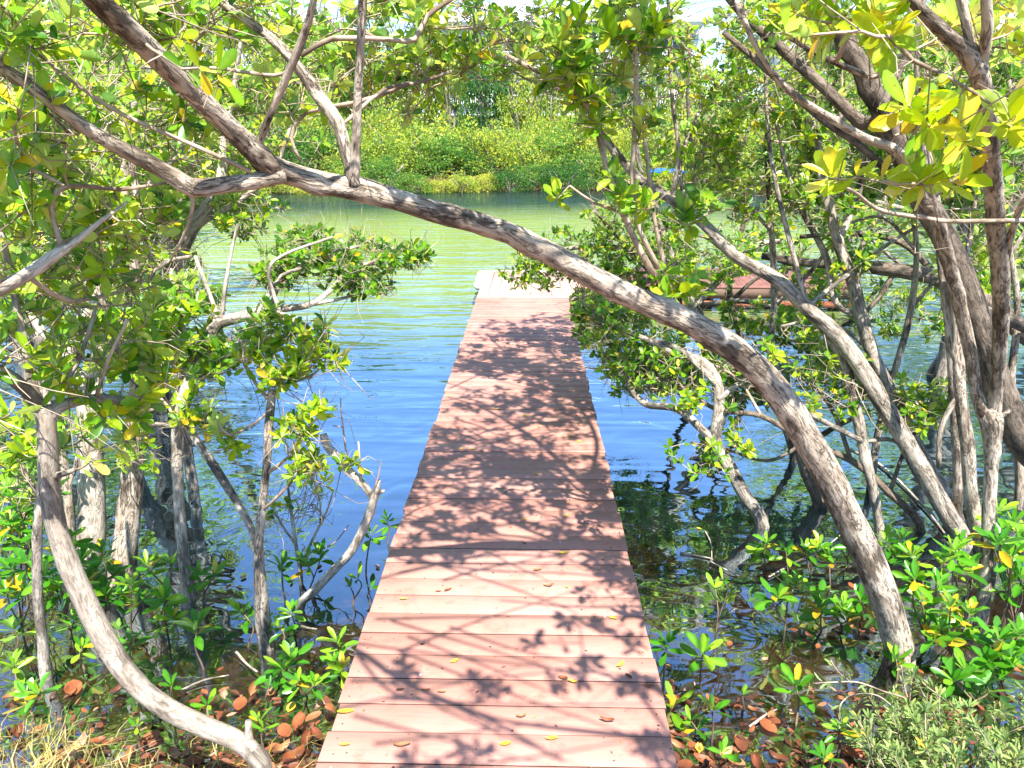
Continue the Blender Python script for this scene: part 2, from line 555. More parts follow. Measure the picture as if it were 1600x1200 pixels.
def tube(mb, P, rad, sides=8, rough=0.0, rng=None, mat=0, v0=0.0, cap=True):
    P = np.asarray(P, float)
    rad = np.asarray(rad, float)
    n = len(P)
    T = np.gradient(P, axis=0)
    T /= np.linalg.norm(T, axis=1)[:, None] + 1e-9
    # parallel frame
    ref = np.array([0, 0, 1.0]) if abs(T[0][2]) < 0.9 else np.array([1.0, 0, 0])
    S = np.zeros_like(P)
    s = np.cross(T[0], ref)
    for i in range(n):
        s = s - T[i] * np.dot(s, T[i])
        s /= np.linalg.norm(s) + 1e-9
        S[i] = s
    U = np.cross(T, S)
    seg = np.linalg.norm(np.diff(P, axis=0), axis=1)
    L = np.concatenate([[0], np.cumsum(seg)]) + v0
    a = np.linspace(0, 2 * math.pi, sides, endpoint=False)
    A, V = np.meshgrid(a, L)
    r = np.repeat(rad[:, None], sides, 1)
    if rough and rng is not None:
        k = np.zeros_like(A)
        for (m, fq, am) in ((1, 5, .55), (2, 7, .5), (3, 11, .4), (2, 19, .3), (5, 23, .3), (4, 37, .22), (7, 51, .2)):
            ph = rng.uniform(0, 6.28, 2)
            k += am * np.sin(m * A + ph[0] + np.sin(V * fq * 0.4 + ph[1]) * 1.2) * np.sin(V * fq + ph[1])
        r = r * (1 + rough * k)
        for _ in range(int(L[-1] * 3.2) if rough > .045 else 0):      # knots and old branch scars
            kv, ka, ks = rng.uniform(L[0], L[-1]), rng.uniform(0, 6.28), rng.uniform(.5, 1.1) * rad.mean()
            da = np.abs((A - ka + math.pi) % (2 * math.pi) - math.pi) * rad[:, None]
            r = r + rng.uniform(.15, .5) * ks * np.exp(-(da ** 2 + (V - kv) ** 2) / (ks * .9) ** 2)
    ring = P[:, None, :] + r[..., None] * (np.cos(A)[..., None] * S[:, None, :] + np.sin(A)[..., None] * U[:, None, :])
    bark = np.stack([np.cos(A) * rad[:, None], np.sin(A) * rad[:, None], V * 0.32], -1)
    off = np.array(rng.uniform(0, 20, 3)) if rng is not None else np.zeros(3)
    idx = np.arange(n * sides).reshape(n, sides)
    q = np.stack([idx[:-1], np.roll(idx[:-1], -1, 1), np.roll(idx[1:], -1, 1), idx[1:]], -1).reshape(-1, 4)
    faces = [q]
    if cap:
        faces.append(idx[-1][None, :])
        faces.append(idx[0][::-1][None, :])
    mb.add(ring.reshape(-1, 3), faces, 0.5, bark.reshape(-1, 3) + off, mat)


# leaf outlines: x along the leaf, y across (-0.5..0.5), z up
LEAF_HI = (np.array([(0, 0, 0), (.10, 0, .0), (.36, .36, .05), (.36, -.36, .05), (.36, 0, -.02), (.70, .48, .04), (.70, -.48, .04),
                     (.70, 0, -.03), (.92, .27, -.01), (.92, -.27, -.01), (1, 0, -.06)], float),
           [np.array([(0, 4, 2), (0, 3, 4), (8, 7, 10), (7, 9, 10)]), np.array([(2, 4, 7, 5), (4, 3, 6, 7)]), np.array([(5, 7, 8), (7, 6, 9)])])
LEAF_LO = (np.array([(0, 0, 0), (.45, .46, .05), (.45, -.46, .05), (.5, 0, -.02), (.86, .33, .0), (.86, -.33, .0), (1, 0, -.05)], float),
           [np.array([(0, 3, 1), (0, 2, 3)]), np.array([(1, 3, 6, 4), (3, 2, 5, 6)])])
LEAF_FAR = (np.array([(0, 0, 0), (.55, .5, .04), (1, 0, -.06), (.55, -.5, .04)], float), [np.array([(0, 3, 2, 1)])])


def leaves(mb, pos, dirs, nor, length, width, tint, shape=LEAF_HI, mat=0, rib=.10):
    pos, dirs, nor = (np.asarray(a, float) for a in (pos, dirs, nor))
    n = len(pos)
    if n == 0:
        return
    dirs = dirs / (np.linalg.norm(dirs, axis=1)[:, None] + 1e-9)
    side = np.cross(nor, dirs)
    side /= np.linalg.norm(side, axis=1)[:, None] + 1e-9
    nor = np.cross(dirs, side)
    t, fs = shape
    k = len(t)
    curl = np.random.default_rng(n).uniform(-.6, 2.2, (n, 1, 1))
    L = np.broadcast_to(np.asarray(length, float), (n,))[:, None, None]
    W = np.broadcast_to(np.asarray(width, float), (n,))[:, None, None]
    v = pos[:, None, :] + L * (t[None, :, 0, None] * dirs[:, None, :] + t[None, :, 2, None] * curl * nor[:, None, :]) + W * t[None, :, 1, None] * side[:, None, :]
    off = (np.arange(n) * k)[:, None, None]
    faces = [(f[None] + off).reshape(-1, f.shape[1]) for f in fs]
    tt = np.repeat(np.broadcast_to(np.asarray(tint, float), (n,))[:, None], k, 1)
    if shape is LEAF_HI:        # the midrib is paler than the blade
        tt = np.where((tt < .8) & np.isin(np.arange(k), (0, 1, 4, 7))[None], np.minimum(tt + rib, .8), tt)
    mb.add(v.reshape(-1, 3), faces, tt.ravel(), None, mat)


def tints(rng, n, mean, sd, pyel):
    t = np.clip(rng.normal(mean, sd, n), 0.0, 0.78)
    y = rng.random(n) < pyel
    t[y] = rng.uniform(0.80, 0.95, y.sum()) + (rng.random(y.sum()) < .1) * .05
    return t


def rosettes(rng, P, axis, k, elo=35, ehi=85):
    """k leaves round every point: returns pos, dir, normal"""
    n = len(P)
    axis = axis / (np.linalg.norm(axis, axis=1)[:, None] + 1e-9)
    ref = rng.normal(size=(n, 3))
    s = np.cross(axis, ref)
    s /= np.linalg.norm(s, axis=1)[:, None] + 1e-9
    u = np.cross(axis, s)
    j = np.arange(k)
    az = j[None, :] * 2.39996 + rng.uniform(0, 6.28, (n, 1)) + rng.normal(0, .25, (n, k))
    el = np.radians(elo + (ehi - elo) * (j[None, :] + rng.uniform(0, 1, (n, k))) / k)
    rad = np.cos(az)[..., None] * s[:, None] + np.sin(az)[..., None] * u[:, None]
    d = axis[:, None] * np.cos(el)[..., None] + rad * np.sin(el)[..., None]
    nn = axis[:, None] * np.sin(el)[..., None] - rad * np.cos(el)[..., None]
    nn = nn + rng.normal(0, .30, nn.shape)
    pos = P[:, None] + d * 0.004
    return pos.reshape(-1, 3), d.reshape(-1, 3), nn.reshape(-1, 3)


def in_ball(rng, n):
    v = rng.normal(size=(n, 3))
    v /= np.linalg.norm(v, axis=1)[:, None]
    return v * (rng.random((n, 1)) ** 0.36)


def pix_limb(spec):
    """[(x, y, half width in px, Y), ...] -> points and radii"""
    P, r = [], []
    for s in spec:
        if s[0] == 's':     # wood overhead whose shadow falls at pixel (x, y) of the boards: (x, y, height, radius)
            P.append(overhead(*s[1:4]))
            r.append(s[4])
        else:
            x, y, hw, Y = s
            p = at(x, y, Y)
            P.append(p)
            r.append(hw * mpp(p))
    return np.array(P), np.array(r)


def smooth_limb(P, r, step=0.05):
    n = max(2, int(np.mean(np.linalg.norm(np.diff(P, axis=0), axis=1)) / step))
    Q = crom(np.hstack([P, r[:, None]]), n)
    return Q[:, :3], np.maximum(Q[:, 3], 0.002)


def grow(rng, mb, nodes, tips, leaf, leafmat=1, twigmat=0, bare=0.0):
    """join every tip to the nearest wood by a curved twig and dress the twig in leaves"""
    if len(tips) == 0:
        return
    N = np.zeros((len(nodes) + len(tips) * 6, 3))
    M = len(nodes)
    N[:M] = nodes
    d0 = np.min(np.linalg.norm(tips[:, None] - nodes[None, ::3], axis=2), axis=1)
    tp, ax, mp, md = [], [], [], []
    for i in np.argsort(d0):
        tip = tips[i]
        dv = tip - N[:M]
        dist = np.linalg.norm(dv, axis=1)
        cost = dist + 0.6 * np.maximum(0, -dv[:, 2])
        j = int(np.argmin(cost))
        p0, ln = N[j], dist[j]
        if ln < 0.03:
            continue
        ctl = p0 * 0.5 + tip * 0.5 + rng.normal(0, .13 * ln, 3) + np.array([0, 0, -.06 * ln])
        t = np.linspace(0, 1, 6)[:, None]
        C = (1 - t) ** 2 * p0 + 2 * t * (1 - t) * ctl + t ** 2 * tip
        C[1:-1] += rng.normal(0, .018 * ln, (4, 3))
        r0 = min(0.014, 0.0024 + 0.0075 * ln)
        tube(mb, C, np.linspace(r0 * 1.15, 0.0022, 6), 4 if ln < .6 else 5, mat=twigmat, rng=rng, cap=False)
        N[M:M + 5] = C[1:]
        M += 5
        for q in range(rng.integers(1, 5)):     # bare side twigs
            i0 = rng.integers(1, 5)
            dd = (C[5] - C[i0 - 1]) / (ln + 1e-6) * .5 + rng.normal(0, .55, 3)
            l2 = rng.uniform(.06, .22)
            bw = rng.normal(0, .22, 3) * l2
            tube(mb, [C[i0], C[i0] + dd * l2 * .3 + bw * .5, C[i0] + dd * l2 * .65 + bw, C[i0] + dd * l2 + bw * rng.uniform(-.6, 1.2)], [.0025, .0021, .0017, .0009], 3, mat=twigmat, rng=rng, cap=False)
        if rng.random() < max(bare, .22):
            continue
        a = C[-1] - C[-2]
        a = a / (np.linalg.norm(a) + 1e-9)
        tp.append(tip)
        ax.append(a * 0.40 + np.array([0, 0, .40]) + TOSUN * .35 + rng.normal(0, .42, 3))
        for q in (1, 2, 3, 3, 4, 4):
            if rng.random() < 0.62:
                mp.append(C[q] + (C[q + 1] - C[q]) * rng.random())
                md.append((C[q + 1] - C[q]) / (ln * .2) + TOSUN * .5 + rng.normal(0, .35, 3))
    if tp:
        k = leaf.get('k', 7)
        p, d, nn = rosettes(rng, np.array(tp), np.array(ax), k)
        n = len(p)
        ln = leaf['len'] * rng.uniform(.45, 1.25, n)
        leaves(mb, p, d, nn, ln, ln * leaf.get('w', .52) * rng.uniform(.85, 1.15, n),
               tints(rng, n, leaf['tint'], leaf.get('sd', .15), leaf.get('yel', .05)), leaf.get('shape', LEAF_HI), leafmat)
    if mp:
        p, d, nn = rosettes(rng, np.array(mp), np.array(md), 2, 40, 95)
        n = len(p)
        ln = leaf['len'] * rng.uniform(.4, 1.15, n)
        leaves(mb, p, d, nn, ln, ln * leaf.get('w', .52), tints(rng, n, leaf['tint'], leaf.get('sd', .15), leaf.get('yel', .05)),
               leaf.get('shape', LEAF_HI), leafmat)


def blob_tips(rng, blobs, dens=1.0):
    out = []
    for b in blobs:
        if b[0] == 's':
            _, x, y, z, rx, ry, rz, n = b
            out.append(overhead(x, y, z) + in_ball(rng, n) * np.array([rx, ry, rz]))
        elif b[0] == 'w':
            _, X, Y, Z, rx, ry, rz, n = b
            out.append(np.array([X, Y, Z]) + in_ball(rng, n) * np.array([rx, ry, rz]))
        else:
            x, y, rx, ry, Y, rY, n = b
            c = at(x, y, Y)
            s = mpp(c)
            n = int(n * (dens * np.interp(Y, [1.7, 2.2, 3.0, 4.5], [1.0, 1.5, 2.1, 2.9])))
            out.append(c + in_ball(rng, n) * np.array([rx * s, rY, ry * s]))
    return np.vstack(out) if out else np.zeros((0, 3))


def tree(name, label, cat, limbs, blobs, leaf, bark=None, seed=1, group=None, bare=0.0, rough=.07, twig=None, root=True, dens=1.0, fit=True, thin=.84):
    fit = fit and root
    """limbs[0] is the trunk, the others are branches; blobs say where the leaves hang"""
    rng = np.random.default_rng(seed)
    bark = bark or M_BARK
    if fit:     # set the foot where its pixel meets the water
        x0, y0, _, Y0 = limbs[0][0]
        s = float(on(x0, y0)[1]) / Y0
        limbs = [[q if q[0] == 's' else (q[0], q[1], q[2], q[3] * s) for q in lb] for lb in limbs]
        blobs = [b if b[0] in ('s', 'w') else b[:4] + (b[4] * s, b[5] * s, b[6]) for b in blobs]
    limbs = [[q if q[0] == 's' else (q[0], q[1], q[2] * thin, q[3]) for q in lb] for lb in limbs]
    P0, r0 = pix_limb(limbs[0])
    if root:
        p = P0[0].copy()
        down = np.array([[p[0], p[1], min(p[2], WATER) - .45]])
        P0 = np.vstack([down, P0])
        r0 = np.concatenate([[r0[0] * 1.3], r0])
    base = P0[0].copy()
    t = empty(name, base)
    tag(t, label, cat, group)
    nodes = []
    for i, lb in enumerate(limbs):
        P, r = (P0, r0) if i == 0 else pix_limb(lb)
        Q, q = smooth_limb(P, r)
        mb = MB()
        big = max(q)
        if i:   # wander a little
            Q = Q.copy()
        tube(mb, Q - base, q, 20 if big > .035 else 12 if big > .015 else 7, rough if big > .012 else rough * .6, rng)
        mb.build('trunk' if i == 0 else 'branch', bark if big > .011 else (twig or M_TWIG), t, smooth=True)
        nodes.append(Q[np.linspace(len(Q) * (.35 if i == 0 else 0.12), len(Q) - 1, max(4, len(Q) // 2)).astype(int)])
    nodes = np.vstack(nodes)
    if blobs:
        mb = MB()
        tips = blob_tips(rng, blobs, dens)
        grow(rng, mb, nodes - base, tips - base, leaf, 1, 0, bare)
        mb.build('crown', [twig or M_TWIG, leaf.get('mat', M_LEAF)], t)
    return t


# ------------------------------------------------------------------ ground, water
def hash_noise(x, y, s=1.0, seed=0):
    x = np.asarray(x) / s
    y = np.asarray(y) / s
    o = 0
    rg = np.random.default_rng(seed)
    for k in range(5):
        a = rg.uniform(0, 6.28)
        f = 1.0 * 1.7 ** k
        o = o + np.sin((x * math.cos(a) + y * math.sin(a)) * f + rg.uniform(0, 6.28)) / 1.5 ** k
    return o / 2.4


def shore_far(x):
    x = np.asarray(x, float)
    s = 38.5 + 1.2 * np.sin(x * .25 + 1)
    s = s - np.clip(-x - 13, 0, 40) * 0.9
    s = s - np.clip(x - 15, 0, 40) * 0.55
    return s


def ground_z(x, y):
    x = np.asarray(x, float)
    y = np.asarray(y, float)
    near = np.interp(y, [-30, 0, 1.4, 1.9, 2.3, 2.9, 3.8, 5.5, 9, 16], [0.3, -0.14, -0.23, -0.30, -0.355, -0.42, -0.52, -0.80, -1.4, -1.8])
    near = near + 0.035 * hash_noise(x, y, .28, 3) * (y < 8) + 0.03 * hash_noise(x, y, .09, 5) * (y < 6)
    # the land on either side lies a little nearer
    d = y - shore_far(x)
    far = np.interp(d, [-16, -4, 0, 2, 12, 60, 400], [-1.6, -1.0, -0.32, 0.1, 0.8, 1.2, 2.0])
    return np.where(y < 12, near, np.maximum(np.minimum(near, -1.0), far))


def sheet(name, xs, ys, zf, mat, attr=None):
    X, Y = np.meshgrid(xs, ys)
    Z = zf(X, Y)
    v = np.stack([X, Y, Z], -1).reshape(-1, 3)
    idx = np.arange(X.size).reshape(X.shape)
    q = np.stack([idx[:-1, :-1], idx[:-1, 1:], idx[1:, 1:], idx[1:, :-1]], -1).reshape(-1, 4)
    mb = MB()
    mb.add(v, q)
    o = mb.build(name, mat, smooth=True)
    if attr is not None:
        a = o.data.attributes.new('depth', 'FLOAT', 'POINT')
        a.data.foreach_set('value', attr(X, Y).ravel().astype(np.float32))
    return o


gx = np.concatenate([[-600, -250, -120, -70], np.arange(-50, -6, 2.0), np.arange(-6, 6.01, .08), np.arange(8, 51, 2.0), [70, 120, 250, 600]])
gy = np.concatenate([[-400, -100, -30, -8, -2], np.arange(-1, 6.01, .08), np.arange(6.5, 60, .75), [70, 90, 150, 300, 700]])
tag(sheet('ground', gx, gy, ground_z, M_MUD), kind='structure')
wx = np.concatenate([np.arange(-60, -6, 3.0), np.arange(-6, 6.01, .15), np.arange(9, 61, 3.0)])
wy = np.concatenate([np.arange(1.2, 7, .12), np.arange(7, 50, 1.5)])
tag(sheet('water', wx, wy, lambda X, Y: X * 0 + WATER, M_WATER, lambda X, Y: WATER - ground_z(X, Y)), kind='structure')

# ------------------------------------------------------------------ dock
XL, XR = -0.705, 0.512
rng = np.random.default_rng(11)
dock = empty('dock', (0, 0, 0))
tag(dock, 'narrow walkway of salmon red boards running out over the water', 'dock')
PITCHB = 0.1435
mb = MB()
y = 0.35
boards = []
while y < 10.02:
    j = rng.normal(0, .0042, 4)
    mb.box((XL + j[0], y + .0022, -.028 + j[3] * .05), (XR + j[1], y + PITCHB - .0022, 0.0 + j[2] * .25), tint=rng.uniform(.1, .7), bev=.0022, side_mat=2)
    for sx in (XL + .045, XR - .045):
        for sy in (.035, PITCHB - .035):
            a = np.linspace(0, 6.283, 8, endpoint=False)
            c = np.array([sx + rng.normal(0, .006), y + sy, .0016])
            v = c + np.stack([np.cos(a) * .003, np.sin(a) * .003, 0 * a], -1)
            mb.add(v, np.arange(8)[None, :], mat=1)
    boards.append(y)
    y += PITCHB
YEND = y
mb.build('deck_boards', [M_DECK, M_SCREW, M_GRIME], dock)
for x0 in (XL + .03, (XL + XR) / 2 - .02, XR - .07):
    mb = MB()
    mb.box((x0, .36, -.20), (x0 + .04, YEND - .02, -.031))
    mb.build('stringer', M_BEAM, dock)
for yy in (2.2, 4.8, 7.4):
    for xx in (XL + .13, XR - .13):
        mb = MB()
        a = rng.uniform(0, 9)
        tube(mb, [(xx, yy, -1.9), (xx, yy, -1.0), (xx, yy, -.206)], [.075, .072, .07], 14, .03, rng)
        mb.build('pile', M_PILE, dock, smooth=True)
    mb = MB()
    mb.box((XL + .005, yy - .10, -.205), (XR - .005, yy - .078, -.075))
    mb.build('cross_beam', M_BEAM, dock)

plat = empty('dock_platform', (0, YEND, 0))
tag(plat, 'wide red boarded platform at the far end of the walkway, half hidden by leaves', 'dock platform')
mb = MB()
x = XL
while x < 4.7:
    w = .1435
    y0 = YEND + .005 if x < 1.15 else YEND + .85
    j = rng.normal(0, .002, 3)
    y1 = YEND + 2.15 + j[0] if x < 1.15 else YEND + 2.5 + j[0]
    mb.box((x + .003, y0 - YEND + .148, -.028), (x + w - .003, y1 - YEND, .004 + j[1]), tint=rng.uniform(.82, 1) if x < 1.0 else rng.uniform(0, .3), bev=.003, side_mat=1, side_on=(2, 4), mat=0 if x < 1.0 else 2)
    x += w
# header board across the joint
mb.box((XL - .004, .006, -.028), (1.15, .144, .003), tint=.9, bev=.003)
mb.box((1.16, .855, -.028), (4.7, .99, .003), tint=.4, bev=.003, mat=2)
mb.build('deck_boards', [M_DECK, M_GRIME, M_SHADED], plat)
for (x0, x1, y0, nm, mt, z0, z1) in ((XL, 1.15, -.0, 'fascia', M_BEAM, -.16, -.031), (1.17, 4.7, .84, 'fascia', M_TIMBER, -.17, -.031),
                                     (.52, 1.15, -.03, 'lower_beam', M_RUST, -.30, -.22), (1.17, 4.7, .80, 'lower_beam', M_RUST, -.29, -.20)):
    mb = MB()
    mb.box((x0 + (.0 if x0 > XL else 1.24), y0 + .01, z0), (x1, y0 + .05, z1))
    mb.build(nm, mt, plat)
for xx, yy in ((-.5, .35), (.9, .35), (-.5, 1.9), (1.4, 1.2), (2.9, 1.2), (4.5, 1.2), (4.5, 2.3), (2.9, 2.3)):
    mb = MB()
    tube(mb, [(xx, yy, -2.0), (xx, yy, -1.0), (xx, yy, -.035)], [.09, .088, .085], 12, .03, rng)
    mb.build('pile', M_PILE, plat, smooth=True)
mb = MB()
for (yy, zz, rr) in ((1.2, -.05, .07), (1.55, -.03, .075), (1.9, -.02, .07)):
    a = np.linspace(0, math.pi, 9)
    tube(mb, np.stack([XL - .02 - .05 * np.sin(a), yy + .17 * -np.cos(a), zz + 0 * a], -1), [.03, .05, .055, .06, .06, .06, .055, .05, .03], 10, .0, rng)
mb.build('bumper', M_WHITE, plat, smooth=True)
mb = MB()
mb.box((XL - .012, 2.155, -.10), (1.15, 2.19, .012), bev=.006)
mb.build('edge_strip', M_WHITE, plat)

# ------------------------------------------------------------------ trees round the walkway
LF = dict(len=.066, w=.50, tint=.46, sd=.22, yel=.05, k=5)
LFY = dict(len=.080, w=.44, tint=.76, sd=.12, yel=.34, k=5)
LFD = dict(len=.060, w=.52, tint=.36, sd=.17, yel=.06, k=5)
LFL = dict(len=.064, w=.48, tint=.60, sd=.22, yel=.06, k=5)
LM = dict(len=.085, w=.55, tint=.45, sd=.18, yel=.06, k=6, shape=LEAF_LO)

# unseen thin branches, added at random to lace shadow over the boards
FINE_SHADE = []
_r = np.random.default_rng(818)
for _k in range(58):
    _y = _r.uniform(560, 880) if _k < 22 else _r.uniform(680, 905) if _k < 44 else _r.uniform(930, 1190)
    _x = 800 + _r.uniform(-.5, .3) * (_y - 200) * .35
    _a = _r.uniform(-.7, .9)
    _l = (_y - 218) * _r.uniform(.16, .4)
    _z = _r.uniform(2.85, 3.3) + (880 - _y) * .0012 if _k < 44 else _r.uniform(2.75, 2.9)
    FINE_SHADE.append([('s', _x + _l * t_ * math.cos(_a), _y + _l * t_ * math.sin(_a) * .45 + _r.normal(0, 3), _z, .011 * (1 if _k < 44 else .8) - .007 * (t_ + 1) / 2) for t_ in (-1, -.3, .4, 1)])
# the tree that arches over the walkway
tree('arching_mangrove', 'mangrove whose long bare trunk arches right across the walkway', 'tree', [
    [(1405, 1035, 32, 3.02), (1397, 985, 31, 3.02), (1378, 925, 31, 3.0), (1346, 850, 31, 2.98), (1306, 768, 30, 2.95), (1264, 690, 30, 2.9), (1212, 608, 29, 2.84),
     (1150, 548, 29, 2.78), (1080, 505, 26, 2.72), (1000, 470, 25, 2.66), (930, 436, 25, 2.6), (850, 391, 24, 2.54), (780, 358, 22, 2.48),
     (700, 337, 23, 2.42), (620, 312, 22, 2.36), (540, 293, 23, 2.3), (470, 276, 23, 2.24), (425, 262, 27, 2.2), (400, 240, 24, 2.17)],
    [(432, 266, 20, 2.2), (405, 243, 25, 2.16), (378, 218, 22, 2.12), (345, 186, 21, 2.05), (282, 126, 24, 1.93), (215, 58, 24, 1.8), (160, 8, 25, 1.7), (110, -45, 24, 1.6), (40, -120, 20, 1.5)],
    [(445, 272, 18, 2.2), (400, 282, 17, 2.17), (345, 290, 17, 2.13), (300, 293, 20, 2.1), (270, 275, 18, 2.08), (235, 255, 17, 2.05), (190, 232, 17, 2.0), (130, 197, 15, 1.92), (60, 145, 15, 1.84), (0, 104, 15, 1.76), (-80, 50, 13, 1.66)],
    [(552, 292, 20, 2.3), (548, 262, 15, 2.31), (540, 235, 14, 2.33), (528, 190, 14, 2.36), (500, 152, 14, 2.38), (470, 110, 12, 2.4), (440, 75, 11, 2.42), (398, 40, 10, 2.44), (340, 0, 9, 2.46), (290, -40, 8, 2.5)],
    [(552, 285, 14, 2.3), (556, 235, 10, 2.29), (559, 150, 9, 2.27), (563, 80, 9, 2.24), (567, 0, 10, 2.22), (572, -60, 9, 2.2), (590, -160, 7, 2.2)],
    [(404, 250, 13, 2.16), (407, 215, 8, 2.14), (432, 158, 8, 2.1), (462, 88, 9, 2.06), (482, 35, 8, 2.03), (493, -10, 7, 2.0), (520, -90, 5, 2.0)],
    [(392, 268, 5, 2.15), (305, 228, 4.5, 2.1), (200, 183, 4.5, 2.04), (130, 140, 4, 1.98), (60, 85, 3.5, 1.92), (0, 42, 3.5, 1.86)],
    [(470, 88, 5, 2.4), (520, 60, 6, 2.42), (610, 62, 5, 2.46), (648, 62, 6, 2.5), (668, 25, 6, 2.52), (700, 2, 5, 2.55), (760, -40, 4, 2.6)],
    [(594, 312, 9, 2.34), (593, 300, 8.5, 2.33), (592, 289, 7, 2.32)],
    [(460, 98, 4, 2.4), (430, 118, 4, 2.44), (330, 106, 3.5, 2.5), (200, 106, 3, 2.6)],
    [(530, 200, 4, 2.36), (600, 140, 4, 2.5), (650, 130, 4, 2.7), (705, 112, 3.5, 2.8)],
    [(300, 296, 7, 2.1), (300, 330, 4, 2.12), (285, 372, 3, 2.15), (265, 410, 2, 2.2)],
    [(640, 130, 5, 2.6), (560, 160, 5, 2.6), (480, 175, 4, 2.7), (455, 215, 4, 2.7), (470, 250, 3, 2.7)],
    [(40, -120, 20, 1.5), ('s', 470, 1000, 2.8, .018), ('s', 550, 1013, 2.8, .016), ('s', 633, 1067, 2.8, .014), ('s', 750, 1117, 2.85, .011), ('s', 880, 1190, 2.9, .007)],
    [('s', 550, 1013, 2.8, .010), ('s', 610, 1080, 2.85, .009), ('s', 700, 1100, 2.9, .008), ('s', 790, 1150, 2.9, .004)],
], [
    (60, 40, 100, 60, 1.9, .4, 36), (230, 20, 120, 50, 2.2, .4, 30), (370, 30, 90, 50, 2.6, .4, 24), (640, 40, 90, 60, 2.9, .4, 26), (600, 130, 80, 60, 3.0, .3, 16), (540, 60, 70, 60, 3.0, .4, 18), (720, 40, 90, 60, 3.2, .4, 30), (690, 110, 60, 40, 3.2, .3, 8),
    (60, 190, 120, 70, 2.3, .4, 34), (250, 170, 120, 70, 2.7, .4, 30), (480, 150, 60, 60, 2.8, .3, 10), (355, 125, 22, 38, 1.7, .05, 3),
    ('s', 640, 1050, 2.8, .06, .06, .05, 4), ('s', 730, 1185, 2.8, .12, .08, .05, 9), ('s', 760, 1070, 2.8, .08, .06, .05, 3), ('s', 680, 1195, 2.8, .08, .06, .05, 3),
    ('s', 760, 800, 2.75, .35, .25, .2, 30), ('s', 690, 850, 2.7, .25, .2, .2, 24), ('s', 700, 760, 2.9, .3, .3, .2, 24), ('s', 650, 830, 2.8, .2, .3, .2, 12),
], LFL, M_BARK, 21, rough=.075, thin=.74, dens=.75)

